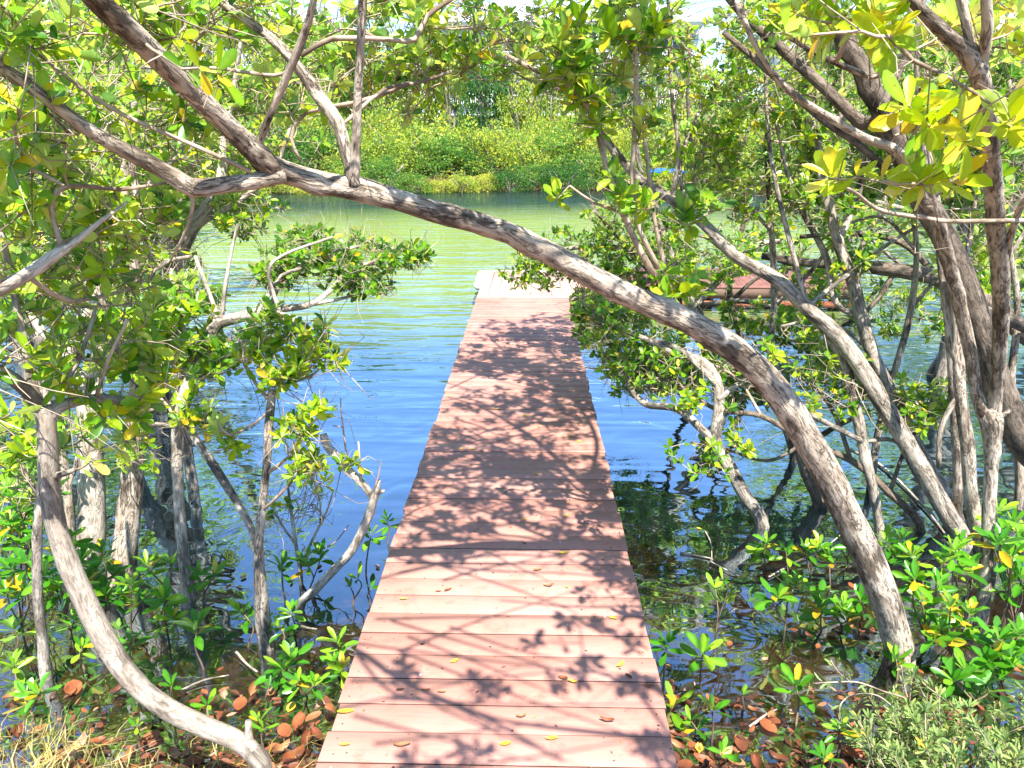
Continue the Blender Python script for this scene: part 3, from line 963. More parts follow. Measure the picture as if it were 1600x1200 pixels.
# right bank, near
tree('forked_mangrove', 'slim upright mangrove with a knobbly burl where it forks, nearest on the right', 'tree', [
    [(1532, 975, 13, 3.30), (1540, 900, 12, 3.30), (1545, 800, 12, 3.30), (1549, 720, 13, 3.30), (1550, 668, 20, 3.29), (1546, 650, 22, 3.29), (1545, 636, 14, 3.28)],
    [(1546, 655, 16, 3.29), (1528, 628, 11, 3.28), (1518, 560, 12, 3.22), (1500, 480, 13, 3.12), (1480, 400, 13, 2.99), (1460, 330, 12, 2.86), (1440, 310, 11, 2.84), (1405, 240, 10, 2.71), (1350, 215, 8, 2.67), (1290, 180, 7, 2.63), (1230, 140, 6, 2.58), (1185, 80, 5, 2.51), (1150, 0, 4, 2.46)],
    [(1548, 652, 18, 3.29), (1556, 620, 12, 3.26), (1562, 540, 14, 3.14), (1564, 450, 16, 2.96), (1556, 350, 17, 2.72), (1549, 250, 17, 2.49), (1540, 160, 17, 2.29), (1520, 95, 17, 2.17), (1480, 55, 14, 2.10), (1435, 12, 12, 2.04), (1390, -40, 10, 2.00), (1300, -120, 8, 2.00)],
    [(1540, 150, 12, 2.27), (1535, 95, 11, 2.18), (1543, 40, 11, 2.10), (1540, -20, 10, 2.06), (1550, -110, 8, 2.00)],
    [(1530, 110, 9, 2.20), (1512, 50, 9, 2.13), (1498, -10, 9, 2.11), (1470, -100, 7, 2.10)],
    [(1440, 312, 6, 2.84), (1400, 130, 5, 2.46), (1360, 120, 6, 2.44), (1310, 100, 6, 2.41), (1270, 80, 5, 2.39), (1235, 60, 4, 2.38)],
    [(1305, 100, 5, 2.41), (1325, 55, 5, 2.34), (1345, 0, 4.5, 2.27), (1370, -50, 4, 2.25)],
    [(1395, 118, 4.5, 2.44), (1398, 60, 4, 2.34), (1392, 0, 3.5, 2.27)],
    [(1562, 440, 8, 2.95), (1585, 350, 7, 2.70), (1605, 310, 6, 2.57), (1650, 280, 5, 2.45)],
    [(1549, 655, 8, 3.28), (1565, 650, 5, 3.27), (1578, 641, 4, 3.25)],
    [(1390, -40, 10, 2.00), ('s', 1180, 1150, 2.75, .017), ('s', 1050, 1153, 2.75, .015), ('s', 940, 1145, 2.75, .013), ('s', 800, 1128, 2.75, .009), ('s', 740, 1110, 2.75, .005)],
    [('s', 1050, 1153, 2.75, .009), ('s', 985, 1072, 2.7, .007), ('s', 920, 1040, 2.7, .005), ('s', 905, 980, 2.7, .004)],
    [('s', 1180, 1150, 2.75, .01), ('s', 1080, 960, 2.7, .01), ('s', 1000, 948, 2.7, .009), ('s', 900, 948, 2.7, .007), ('s', 780, 938, 2.7, .004)],
    [(1480, 345, 4, 2.79), (1380, 330, 4, 2.66), (1335, 300, 3.5, 2.50), (1300, 285, 3, 2.36)],
    [(1600, 345, 5, 2.59), (1540, 345, 4.5, 2.54), (1470, 345, 4, 2.49), (1430, 335, 3, 2.42)],
], [
    (1440, 190, 50, 40, 1.75, .1, 3), (1490, 225, 30, 30, 1.7, .1, 2), (1330, 275, 30, 25, 1.8, .08, 2), (1390, 225, 25, 20, 1.8, .08, 1), (1590, 205, 30, 50, 1.75, .1, 3), (1360, 45, 60, 40, 1.9, .1, 4), (1260, 30, 70, 30, 2.1, .2, 6),
    (1560, 30, 80, 50, 2.4, .4, 10), (1480, 285, 50, 30, 1.85, .1, 3), (1240, 50, 20, 15, 1.8, .05, 1),
    ('s', 905, 1035, 2.7, .10, .08, .05, 7), ('s', 870, 1062, 2.7, .07, .06, .05, 4), ('s', 985, 1072, 2.7, .10, .06, .05, 6), ('s', 915, 975, 2.7, .10, .05, .05, 5), ('s', 830, 1010, 2.7, .05, .05, .05, 3), ('s', 1000, 1005, 2.7, .06, .05, .05, 4), ('s', 960, 905, 2.7, .2, .1, .1, 6),
    ('s', 880, 800, 2.9, .35, .25, .2, 28), ('s', 930, 860, 2.8, .25, .2, .2, 20), ('s', 1040, 1180, 2.7, .15, .06, .05, 6),
], LFY, M_BARK, 22, rough=.05, thin=.80)

tree('leaning_mangrove', 'thick dark mangrove leaning in from the right edge behind the burled stem', 'tree', [
    [(1720, 830, 38, 3.1), (1660, 750, 37, 3.05), (1600, 690, 36, 3.0), (1566, 620, 33, 2.95), (1535, 530, 31, 2.92), (1508, 450, 30, 2.9), (1478, 375, 28, 2.88), (1440, 310, 26, 2.86),
     (1405, 235, 24, 2.84), (1372, 160, 22, 2.8), (1335, 85, 20, 2.78), (1295, 10, 18, 2.75), (1260, -60, 16, 2.7), (1190, -180, 13, 2.7)],
    [(1478, 375, 20, 2.88), (1380, 205, 16, 2.9), (1345, 190, 14, 2.95), (1280, 130, 13, 3.0), (1215, 70, 12, 3.05), (1160, 20, 11, 3.1), (1120, -30, 9, 3.1)],
    [(1365, 190, 11, 2.84), (1400, 120, 9, 2.9), (1430, 60, 8, 3.0), (1445, -20, 7, 3.1)],
    [(1520, 480, 14, 2.92), (1600, 510, 14, 3.2), (1680, 560, 12, 3.4)],
    [(1190, -180, 13, 2.7), ('s', 1050, 830, 3.1, .035), ('s', 920, 760, 3.2, .028), ('s', 840, 690, 3.25, .022), ('s', 760, 640, 3.3, .015), ('s', 700, 620, 3.3, .008)],
    [('s', 1050, 830, 3.1, .022), ('s', 900, 850, 2.95, .016), ('s', 760, 800, 2.9, .012), ('s', 670, 770, 2.9, .007)],
    [('s', 920, 760, 3.2, .02), ('s', 930, 680, 3.4, .02), ('s', 880, 610, 3.6, .018), ('s', 800, 560, 3.8, .015), ('s', 760, 520, 3.9, .01)],
    [('s', 840, 690, 3.25, .012), ('s', 880, 810, 3.0, .009), ('s', 840, 870, 2.9, .006)],
    *FINE_SHADE,
    [(1435, 310, 9, 2.86), (1340, 225, 9, 2.9), (1290, 190, 9, 2.9), (1200, 110, 8, 2.95), (1130, 50, 6, 3.0)],
    [(1445, 315, 7, 2.86), (1520, 255, 6, 3.0), (1590, 200, 5, 3.1)],
], [
    (1220, 130, 90, 70, 3.4, .4, 22), (1420, 110, 110, 80, 3.6, .5, 34), (1560, 190, 80, 90, 3.6, .5, 26), (1190, 40, 80, 50, 3.2, .4, 22),
    ('s', 800, 735, 3.2, .4, .35, .2, 38), ('s', 720, 690, 3.3, .4, .4, .2, 43), ('s', 850, 690, 3.3, .4, .4, .2, 47), ('s', 910, 740, 3.2, .35, .3, .2, 43), ('s', 780, 630, 3.5, .45, .5, .25, 97), ('s', 890, 630, 3.5, .4, .5, .25, 97), ('s', 840, 660, 3.4, .4, .5, .25, 43),
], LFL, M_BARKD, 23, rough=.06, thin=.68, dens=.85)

# right bank, standing in the water
tree('diagonal_mangrove', 'grey mangrove trunk leaning diagonally up to the left out of the water on the right', 'tree', [
    [(1502, 850, 26, 4.2), (1478, 800, 25, 4.2), (1424, 705, 24, 4.25), (1370, 615, 23, 4.3), (1318, 535, 22, 4.4), (1262, 482, 21, 4.5), (1212, 436, 19, 4.6), (1150, 400, 16, 4.75),
     (1100, 350, 14, 4.9), (1050, 312, 13, 5.0), (1000, 280, 12, 5.1), (960, 235, 10, 5.2), (915, 175, 8, 5.3), (880, 140, 7, 5.4), (835, 128, 6, 5.5), (770, 90, 4, 5.6)],
    [(1044, -30, 8, 5.0), ('s', 900, 600, 3.7, .02), ('s', 850, 540, 3.8, .018), ('s', 790, 500, 3.9, .01)],
    [(1050, 312, 7, 5.0), (1060, 240, 6, 5.0), (1050, 150, 6, 5.0), (1046, 60, 5, 5.0), (1044, -30, 4, 5.0)],
    [(960, 240, 5, 5.2), (950, 260, 5, 4.8), (935, 200, 5, 4.6), (900, 130, 4.5, 4.5), (860, 110, 4, 4.5)],
    [(1080, 335, 7, 4.95), (1062, 260, 6, 5.1), (1090, 180, 5, 5.2), (1130, 110, 4, 5.3)],
    [(1262, 482, 8, 4.5), (1215, 300, 6, 4.6), (1200, 200, 5, 4.7), (1195, 80, 4, 4.8)],
    [(1260, 480, 7, 4.5), (1390, 380, 5, 4.9), (1480, 330, 4, 5.2)],
], [
    (850, 90, 70, 70, 5.4, .5, 30), (930, 130, 70, 70, 5.0, .5, 24), (1040, 80, 70, 80, 5.0, .5, 30), (1130, 160, 60, 90, 5.2, .5, 32), (1080, 250, 80, 60, 5.4, .5, 34),
    (1180, 300, 70, 60, 5.2, .5, 30), (1000, 30, 80, 40, 5.0, .5, 22), (790, 70, 60, 60, 5.5, .4, 20), (900, 30, 90, 50, 5.2, .4, 22), (1260, 230, 60, 60, 5.2, .5, 20),
    ('s', 750, 560, 3.8, .4, .6, .25, 84), ('s', 850, 560, 3.8, .5, .6, .25, 97), ('s', 800, 515, 3.9, .5, .6, .25, 97), ('s', 870, 505, 3.9, .4, .6, .25, 78),
], LFL, M_BARKG, 24, thin=.58, dens=.7)

tree('twin_stem_mangrove', 'thin grey mangrove with two stems just above the diagonal trunk on the right', 'tree', [
    [(1495, 815, 14, 4.7), (1450, 735, 15, 4.75), (1408, 650, 14, 4.8), (1368, 565, 13, 4.85), (1347, 500, 12, 4.9), (1332, 440, 11, 4.95), (1312, 385, 10, 5.0), (1288, 290, 9, 5.1), (1270, 190, 8, 5.2), (1262, 90, 6, 5.3), (1250, -20, 5, 5.3)],
    [(1350, 500, 7, 4.9), (1305, 470, 6, 5.0), (1290, 400, 6, 5.1), (1240, 300, 5, 5.2), (1210, 180, 4, 5.3)],
    [(1310, 380, 6, 5.0), (1345, 290, 5, 5.1), (1350, 180, 4, 5.2)],
], [
    (1280, 300, 80, 60, 5.2, .4, 26), (1350, 250, 70, 60, 5.4, .4, 26), (1250, 170, 70, 60, 5.4, .4, 26), (1330, 400, 40, 30, 5.0, .3, 6), (1300, 80, 80, 60, 5.5, .5, 28),
], LF, M_BARKG, 25)

tree('crooked_sapling_tree', 'small crooked mangrove stem rising from the dark water close right of the walkway', 'tree', [
    [(1192, 822, 12, 4.25), (1165, 775, 12, 4.25), (1140, 730, 12, 4.3), (1118, 690, 11, 4.35), (1124, 640, 11, 4.4), (1118, 590, 10, 4.5), (1090, 562, 9, 4.6), (1040, 545, 7, 4.8), (985, 520, 5, 5.1), (940, 500, 4, 5.4)],
    [(1112, 685, 8, 4.35), (1060, 640, 7, 4.5), (1010, 632, 6, 4.7), (985, 605, 5, 4.9), (965, 570, 4, 5.1)],
    [(1120, 600, 6, 4.45), (1060, 545, 5, 4.7), (1010, 530, 4, 5.0)],
    [(1122, 625, 5, 4.4), (1170, 590, 5, 4.5), (1230, 570, 4, 4.7)],
], [
    (1000, 580, 70, 40, 5.6, .5, 26), (1140, 600, 80, 40, 5.2, .4, 20), (1230, 570, 70, 40, 5.6, .4, 16), (960, 510, 75, 55, 5.3, .5, 36), (1060, 560, 70, 50, 4.9, .4, 28), (1000, 570, 80, 40, 5.1, .4, 40), (1090, 720, 60, 30, 4.3, .2, 6), (1120, 590, 60, 50, 4.7, .4, 16), (930, 500, 40, 30, 5.6, .3, 12),
], LFD, M_BARKG, 26)

tree('overhanging_mangrove', 'leafy mangrove whose low branches hang over the far end of the walkway', 'tree', [
    [(1130, 640, 12, 6.4), (1110, 560, 12, 6.4), (1085, 480, 11, 6.5), (1060, 430, 10, 6.6), (1030, 400, 8, 6.7), (985, 390, 6, 6.8), (920, 385, 5, 7.0), (860, 395, 4, 7.2), (815, 415, 3, 7.4)],
    [(1060, 430, 7, 6.6), (1000, 440, 6, 6.6), (950, 450, 5, 6.7), (890, 470, 4, 6.8)],
    [(1085, 480, 7, 6.5), (1140, 420, 6, 6.6), (1190, 380, 5, 6.8), (1250, 380, 4, 7.0)],
    [(1062, 430, 6, 6.6), (1030, 350, 6, 6.5), (1000, 260, 5, 6.4), (990, 180, 4, 6.4)],
    [(1085, 480, 6, 6.5), (1150, 470, 5, 6.2), (1210, 480, 4, 6.0)],
], [
    (840, 420, 60, 38, 7.2, .4, 32), (910, 400, 70, 45, 7.0, .5, 40), (950, 450, 70, 40, 6.8, .5, 26), (1020, 400, 70, 60, 6.8, .5, 54), (1100, 405, 80, 45, 6.6, .5, 26), (1190, 385, 80, 45, 6.8, .5, 26),
    (1000, 330, 60, 60, 6.6, .5, 24), (1180, 500, 60, 30, 6.0, .4, 14), (920, 470, 35, 22, 6.8, .2, 14), (1250, 500, 50, 40, 5.8, .3, 16),
], LF, M_BARKG, 27)

tree('whippy_mangrove', 'pair of slender brown shoots standing up in front of the green water, right of centre', 'tree', [
    [(1030, 440, 7, 3.3), (1010, 410, 6.5, 3.3), (990, 370, 6, 3.3), (965, 310, 6, 3.3), (950, 270, 6, 3.3), (936, 215, 5.5, 3.3), (918, 165, 5, 3.3), (880, 125, 4.5, 3.3), (840, 112, 4, 3.3), (790, 85, 3, 3.3)],
    [(1035, 430, 5, 3.25), (1000, 360, 5, 3.2), (988, 290, 4.5, 3.2), (992, 200, 5, 3.2), (994, 120, 5, 3.2), (992, 40, 4.5, 3.2), (990, -30, 4, 3.2)],
    [(1040, 425, 5, 3.3), (1022, 340, 4, 3.3), (1010, 240, 4, 3.35), (998, 150, 3.5, 3.35)],
    [(965, 330, 3, 3.3), (925, 315, 2.5, 3.2), (890, 290, 2, 3.2)],
], [
    (870, 75, 65, 55, 3.3, .15, 13), (990, 50, 45, 60, 3.2, .15, 14), (1000, 180, 25, 30, 3.2, .1, 3), (930, 150, 50, 50, 3.3, .15, 9), (960, 290, 35, 30, 3.2, .1, 2), (872, 300, 16, 14, 3.2, .05, 1),
    (1000, 330, 25, 20, 3.2, .1, 2), (1090, 330, 40, 30, 3.3, .1, 6), (1060, 440, 50, 35, 3.1, .2, 9),
], dict(LFL, len=.085), M_TWIG, 28, root=False, dens=.8)

tree('straight_mangrove', 'straight thin mangrove stem between the arching trunk and the diagonal trunk', 'tree', [
    [(1374, 842, 9, 4.1), (1365, 770, 9, 4.1), (1350, 700, 10, 4.15), (1335, 630, 10, 4.2), (1320, 570, 9, 4.25), (1290, 520, 7, 4.3), (1250, 470, 5, 4.4)],
    [(1348, 690, 5, 4.15), (1290, 660, 5, 4.0), (1215, 625, 5, 3.9)],
    [(1350, 690, 4, 4.15), (1400, 690, 4, 4.2), (1440, 740, 4, 4.2)],
], [(1300, 590, 60, 50, 4.3, .3, 12), (1250, 640, 40, 30, 4.0, .2, 6), (1420, 620, 60, 40, 4.3, .3, 12)], LF, M_BARKG, 29)

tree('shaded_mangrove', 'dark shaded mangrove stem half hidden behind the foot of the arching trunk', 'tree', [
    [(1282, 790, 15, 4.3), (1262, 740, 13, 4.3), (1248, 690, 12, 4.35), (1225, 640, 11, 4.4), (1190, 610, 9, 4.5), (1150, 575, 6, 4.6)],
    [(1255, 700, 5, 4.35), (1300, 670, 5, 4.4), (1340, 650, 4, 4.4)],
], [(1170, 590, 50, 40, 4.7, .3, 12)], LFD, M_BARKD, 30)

for i, (lab, tr, br, bl, sd) in enumerate([
    ('pole-straight mangrove stem in the water left of the burled stem',
     [(1490, 850, 10, 3.9), (1497, 760, 9, 3.9), (1494, 680, 9, 3.9), (1490, 600, 9, 3.9), (1482, 500, 8, 3.9), (1472, 420, 8, 3.95), (1465, 330, 8, 4.0), (1440, 200, 6, 4.1), (1430, 60, 4, 4.2)],
     [[(1482, 500, 6, 3.9), (1510, 400, 5, 4.0), (1530, 260, 4, 4.1)]],
     [(1500, 250, 80, 70, 4.2, .4, 30), (1430, 160, 60, 70, 4.4, .4, 22), (1545, 120, 60, 70, 4.3, .4, 24)], 31),
    ('mangrove stem with a kinked foot, seen just left of the burled stem low down',
     [(1545, 900, 13, 3.3), (1528, 830, 13, 3.3), (1516, 760, 12, 3.3), (1512, 700, 12, 3.3), (1500, 610, 11, 3.3), (1497, 520, 10, 3.35), (1490, 440, 9, 3.4), (1470, 350, 7, 3.5), (1450, 220, 5, 3.6)],
     [[(1500, 610, 5, 3.3), (1470, 670, 5, 3.3), (1466, 730, 4, 3.3)]],
     [(1450, 300, 50, 50, 3.8, .3, 10), (1540, 320, 50, 60, 3.8, .3, 12)], 32),
]):
    tree('slender_mangrove', lab, 'tree', [tr] + br, bl, LF, M_BARK, sd, group='slender stems on the right')


# thin stems that cross one another in the right hand thicket
for i, (lab, tr, br, bl, sd, bk) in enumerate([
    ('whip-thin dark mangrove stem rising beside the far right corner of the walkway',
     [(1085, 618, 5, 6.4), (1070, 560, 5, 6.4), (1062, 470, 5, 6.4), (1075, 380, 4.5, 6.4), (1085, 280, 4, 6.4), (1075, 160, 3.5, 6.4), (1080, 40, 3, 6.4)],
     [[(1062, 470, 4, 6.4), (990, 400, 3, 6.4), (930, 330, 2.5, 6.4)], [(1080, 330, 3.5, 6.4), (1150, 250, 3, 6.4), (1180, 160, 2.5, 6.4)]],
     [(1100, 200, 60, 60, 6.4, .4, 10), (950, 340, 40, 30, 6.4, .3, 5)], 81, M_BARKD),
    ('thin mangrove stem crossing behind the diagonal trunk halfway up',
     [(1240, 720, 7, 5.2), (1220, 640, 7, 5.2), (1205, 560, 6, 5.2), (1210, 460, 6, 5.2), (1205, 350, 5, 5.2), (1198, 240, 4.5, 5.2), (1200, 120, 4, 5.2), (1190, 0, 3, 5.2)],
     [[(1208, 480, 4, 5.2), (1270, 420, 4, 5.2), (1330, 330, 3, 5.2), (1370, 240, 2.5, 5.2)], [(1205, 360, 4, 5.2), (1150, 300, 3, 5.2), (1100, 220, 2.5, 5.2)]],
     [(1350, 280, 50, 50, 5.2, .3, 8), (1190, 60, 60, 50, 5.2, .3, 10), (1120, 240, 40, 40, 5.2, .3, 6)], 82, M_BARK),
    ('thin grey mangrove stem leaning right, between the diagonal trunk and the pole-straight stem',
     [(1360, 760, 7, 4.9), (1372, 680, 7, 4.9), (1395, 590, 6, 4.9), (1420, 500, 6, 4.9), (1432, 400, 5, 4.9), (1425, 300, 4.5, 4.9), (1440, 180, 4, 4.9), (1470, 60, 3, 4.9)],
     [[(1395, 590, 4, 4.9), (1340, 530, 4, 4.9), (1280, 500, 3, 4.9), (1220, 510, 2.5, 4.9)], [(1425, 480, 4, 4.9), (1480, 420, 3, 4.9), (1540, 390, 2.5, 4.9)], [(1430, 390, 3.5, 4.9), (1380, 340, 3, 4.9), (1320, 350, 2.5, 4.9)]],
     [(1260, 510, 50, 25, 4.9, .3, 7), (1530, 400, 40, 40, 4.9, .3, 8), (1450, 120, 60, 60, 4.9, .4, 12), (1400, 640, 50, 30, 4.9, .3, 7)], 83, M_BARKG),
    ('sprawling bare mangrove stem lying low over the water behind the arching trunk',
     [(1440, 830, 7, 4.3), (1390, 770, 7, 4.3), (1330, 720, 6, 4.35), (1260, 690, 6, 4.4), (1190, 650, 5, 4.5), (1120, 640, 4, 4.6), (1060, 600, 3, 4.7)],
     [[(1330, 720, 4, 4.35), (1300, 640, 4, 4.4), (1250, 580, 3, 4.5), (1180, 540, 2.5, 4.6)], [(1260, 690, 4, 4.4), (1200, 720, 3, 4.4), (1130, 700, 2.5, 4.45)], [(1390, 770, 4, 4.3), (1420, 690, 3, 4.35), (1470, 630, 2.5, 4.4)], [(1190, 650, 3, 4.5), (1150, 590, 2.5, 4.6), (1090, 560, 2, 4.7)]],
     [(1180, 560, 60, 40, 4.6, .3, 10), (1130, 690, 40, 25, 4.45, .2, 5), (1300, 610, 60, 40, 4.4, .3, 9), (1450, 640, 50, 40, 4.4, .3, 8), (1060, 610, 40, 30, 4.7, .3, 7)], 84, M_BARKD),
    ('slim brown mangrove stem hard against the right edge behind the leaning dark trunk',
     [(1590, 800, 8, 4.4), (1592, 700, 8, 4.4), (1580, 600, 7, 4.4), (1590, 480, 6, 4.4), (1575, 360, 5, 4.4), (1585, 220, 4, 4.4), (1570, 80, 3, 4.4)],
     [[(1585, 520, 4, 4.4), (1540, 440, 3, 4.4), (1500, 400, 2.5, 4.4)], [(1578, 400, 4, 4.4), (1620, 330, 3, 4.4)]],
     [(1560, 300, 60, 60, 4.4, .4, 12), (1510, 420, 40, 40, 4.4, .3, 7)], 85, M_BARK),
    ('thin forked mangrove stem in front of the dock platform',
     [(1165, 610, 6, 7.0), (1160, 540, 6, 7.0), (1140, 460, 5, 7.0), (1150, 400, 5, 7.0), (1165, 320, 4, 7.0), (1155, 220, 3.5, 7.0), (1160, 120, 3, 7.0)],
     [[(1143, 470, 4, 7.0), (1190, 430, 4, 7.0), (1250, 420, 3, 7.0), (1310, 440, 2.5, 7.0)], [(1150, 410, 4, 7.0), (1100, 370, 3, 7.0), (1060, 380, 2.5, 7.0)], [(1160, 350, 3.5, 7.0), (1220, 290, 3, 7.0), (1260, 230, 2.5, 7.0)]],
     [(1240, 270, 60, 40, 7.0, .4, 10), (1130, 250, 60, 60, 7.0, .4, 12), (1280, 440, 50, 25, 7.0, .3, 6)], 86, M_BARKD),
]):
    tree('slender_mangrove', lab, 'tree', [tr] + br, bl, LFL, bk, sd, group='slender stems on the right', bare=.3)

tree('horizontal_mangrove', 'mangrove limb stretched almost level above the water at the right edge', 'tree', [
    [(1680, 600, 18, 5.6), (1600, 520, 17, 5.7), (1540, 470, 16, 5.8), (1470, 437, 15, 5.9), (1400, 422, 13, 6.0), (1330, 415, 11, 6.1), (1260, 410, 8, 6.2), (1190, 400, 6, 6.3)],
    [(1470, 437, 7, 5.9), (1410, 380, 6, 6.1), (1330, 365, 5, 6.3), (1250, 370, 4, 6.5)],
    [(1400, 422, 5, 6.0), (1360, 480, 4, 6.0), (1300, 520, 3, 6.0)],
    [(1540, 470, 7, 5.8), (1560, 380, 6, 5.9), (1600, 300, 5, 6.0)],
], [(1280, 440, 60, 30, 6.2, .3, 12), (1400, 480, 90, 50, 6.0, .5, 24), (1350, 350, 90, 40, 6.4, .5, 20), (1580, 420, 60, 60, 6.0, .4, 26), (1300, 560, 50, 30, 5.6, .3, 12)], LF, M_BARKD, 33, fit=False)

# left bank, near
tree('curved_grey_mangrove', 'pale grey mangrove trunk curving like a hook out of the bank, bottom left', 'tree', [
    [(412, 1225, 22, 1.98), (398, 1180, 19, 2.02), (370, 1157, 19, 2.06), (330, 1140, 19, 2.1), (262, 1108, 20, 2.14), (205, 1062, 20, 2.16), (158, 990, 21, 2.18), (118, 905, 20, 2.2), (90, 830, 19, 2.22), (78, 770, 19, 2.22), (75, 710, 19, 2.22), (72, 660, 18, 2.22), (66, 636, 17, 2.22)],
    [(392, 1172, 9, 2.04), (389, 1150, 8, 2.05), (388, 1126, 6, 2.06)],
    [(72, 650, 14, 2.22), (50, 620, 13, 2.2), (20, 592, 13, 2.15), (-20, 570, 12, 2.1), (-80, 520, 10, 2.05)],
    [(74, 655, 14, 2.22), (90, 636, 13, 2.25), (120, 627, 10, 2.3), (160, 622, 9, 2.36), (215, 630, 8, 2.42), (228, 625, 4, 2.44)],
    [(66, 640, 11, 2.22), (45, 590, 8, 2.24), (40, 540, 7, 2.26), (28, 490, 7, 2.28), (15, 420, 6, 2.3), (0, 350, 5, 2.3)],
    [(90, 636, 7, 2.25), (105, 590, 6, 2.3), (125, 560, 5, 2.35), (150, 480, 4, 2.4)],
    [(80, 745, 8, 2.22), (100, 740, 6, 2.2), (116, 734, 4, 2.18)],
    [(150, 622, 4, 2.34), (170, 560, 3.5, 2.3), (200, 500, 3, 2.3)],
], [
    (60, 510, 70, 50, 2.4, .3, 12), (150, 550, 90, 40, 2.5, .3, 11), (180, 490, 70, 50, 2.5, .3, 10), (20, 600, 50, 60, 2.1, .2, 8), (200, 620, 60, 40, 2.4, .2, 9), (80, 400, 80, 50, 2.6, .3, 18),
    (160, 690, 50, 30, 2.4, .2, 4), (230, 560, 50, 40, 2.5, .2, 8),
], LFL, M_BARKH, 41, rough=.05, fit=False, thin=.80)

tree('drooping_branch_mangrove', 'mangrove branch reaching in level from the left edge below the arching limb', 'tree', [
    [(-60, 480, 13, 2.0), (0, 452, 13, 2.0), (40, 430, 12, 2.02), (80, 402, 11, 2.05), (120, 375, 7, 2.1), (158, 345, 4, 2.15), (200, 315, 2, 2.2)],
    [(97, 388, 6, 2.08), (88, 360, 5, 2.08), (80, 325, 5, 2.08), (92, 296, 5, 2.1), (130, 290, 4.5, 2.15), (190, 296, 4, 2.2), (260, 285, 3, 2.3)],
    [(40, 430, 5, 2.02), (100, 468, 5, 2.2), (145, 466, 4, 2.4), (210, 450, 3, 2.6)],
    [(0, 450, 6, 2.0), (-10, 380, 6, 1.95), (0, 255, 5, 1.9), (40, 260, 4, 1.9), (100, 290, 3, 1.9)],
], [
    (60, 310, 80, 60, 2.2, .3, 20), (180, 340, 90, 60, 2.4, .3, 24), (120, 420, 80, 40, 2.4, .3, 18), (30, 240, 60, 40, 2.0, .2, 9), (240, 300, 60, 50, 2.6, .3, 14), (40, 170, 60, 60, 1.9, .2, 8),
], LFL, M_BARKP, 42, root=False, dens=.75)

# left bank, in the water
tree('stout_pale_mangrove', 'stout pale mangrove trunk at left with peeling bark, behind the hooked trunk', 'tree', [
    [(125, 905, 30, 3.4), (140, 860, 25, 3.4), (143, 790, 23, 3.42), (142, 720, 22, 3.45), (138, 650, 19, 3.5), (128, 600, 15, 3.55), (108, 560, 12, 3.6), (140, 490, 11, 3.7), (175, 420, 10, 3.8), (190, 340, 9, 3.9), (200, 230, 7, 4.0), (215, 120, 5, 4.1)],
    [(142, 700, 13, 3.46), (150, 600, 11, 3.55), (150, 500, 9, 3.7), (110, 380, 7, 3.9), (90, 260, 5, 4.0), (80, 120, 4, 4.1)],
    [(120, 580, 9, 3.58), (60, 510, 8, 3.6), (20, 430, 7, 3.7), (-30, 360, 6, 3.8)],
    [(190, 340, 6, 3.9), (260, 260, 5, 4.1), (330, 200, 4, 4.3)],
    [(180, 400, 5, 3.8), (230, 330, 5, 3.8), (290, 290, 4, 3.9)],
], [
    (60, 330, 100, 70, 4.0, .5, 46), (170, 260, 100, 70, 4.1, .5, 46), (280, 230, 90, 60, 4.3, .5, 36), (90, 180, 110, 60, 4.2, .5, 42), (230, 130, 110, 60, 4.3, .5, 38), (40, 440, 80, 50, 3.8, .4, 24), (170, 430, 80, 50, 3.9, .4, 26),
    (40, 60, 100, 60, 4.2, .5, 28), (180, 50, 100, 50, 4.3, .5, 26),
], LFL, M_BARKP, 43, dens=.7)

tree('rough_bark_mangrove', 'rough barked brown mangrove trunk tapering straight up, second trunk from the hooked one', 'tree', [
    [(190, 905, 30, 3.6), (195, 860, 23, 3.6), (204, 780, 21, 3.62), (210, 700, 18, 3.65), (214, 620, 14, 3.7), (214, 540, 10, 3.75), (212, 470, 9, 3.8), (210, 400, 8, 3.85), (214, 320, 7, 3.9), (205, 230, 5, 4.0), (215, 130, 4, 4.0)],
    [(214, 470, 5, 3.8), (230, 440, 5, 3.75), (260, 410, 4, 3.7), (300, 400, 3, 3.7)],
    [(213, 560, 6, 3.75), (180, 520, 5, 3.7), (150, 440, 4, 3.7)],
    [(218, 640, 5, 3.68), (240, 640, 5, 3.6), (280, 620, 4, 3.5)],
], [
    (220, 500, 60, 50, 3.7, .3, 30), (160, 510, 70, 40, 3.7, .3, 12), (260, 470, 50, 50, 3.8, .3, 20), (280, 540, 60, 40, 3.6, .3, 22), (230, 570, 80, 40, 3.6, .3, 12), (215, 700, 50, 40, 3.5, .2, 7), (120, 660, 60, 40, 3.5, .3, 12), (200, 400, 70, 40, 4.0, .4, 20), (300, 590, 40, 30, 3.6, .2, 8),
], LFL, M_BARK, 44, rough=.1, dens=.6)

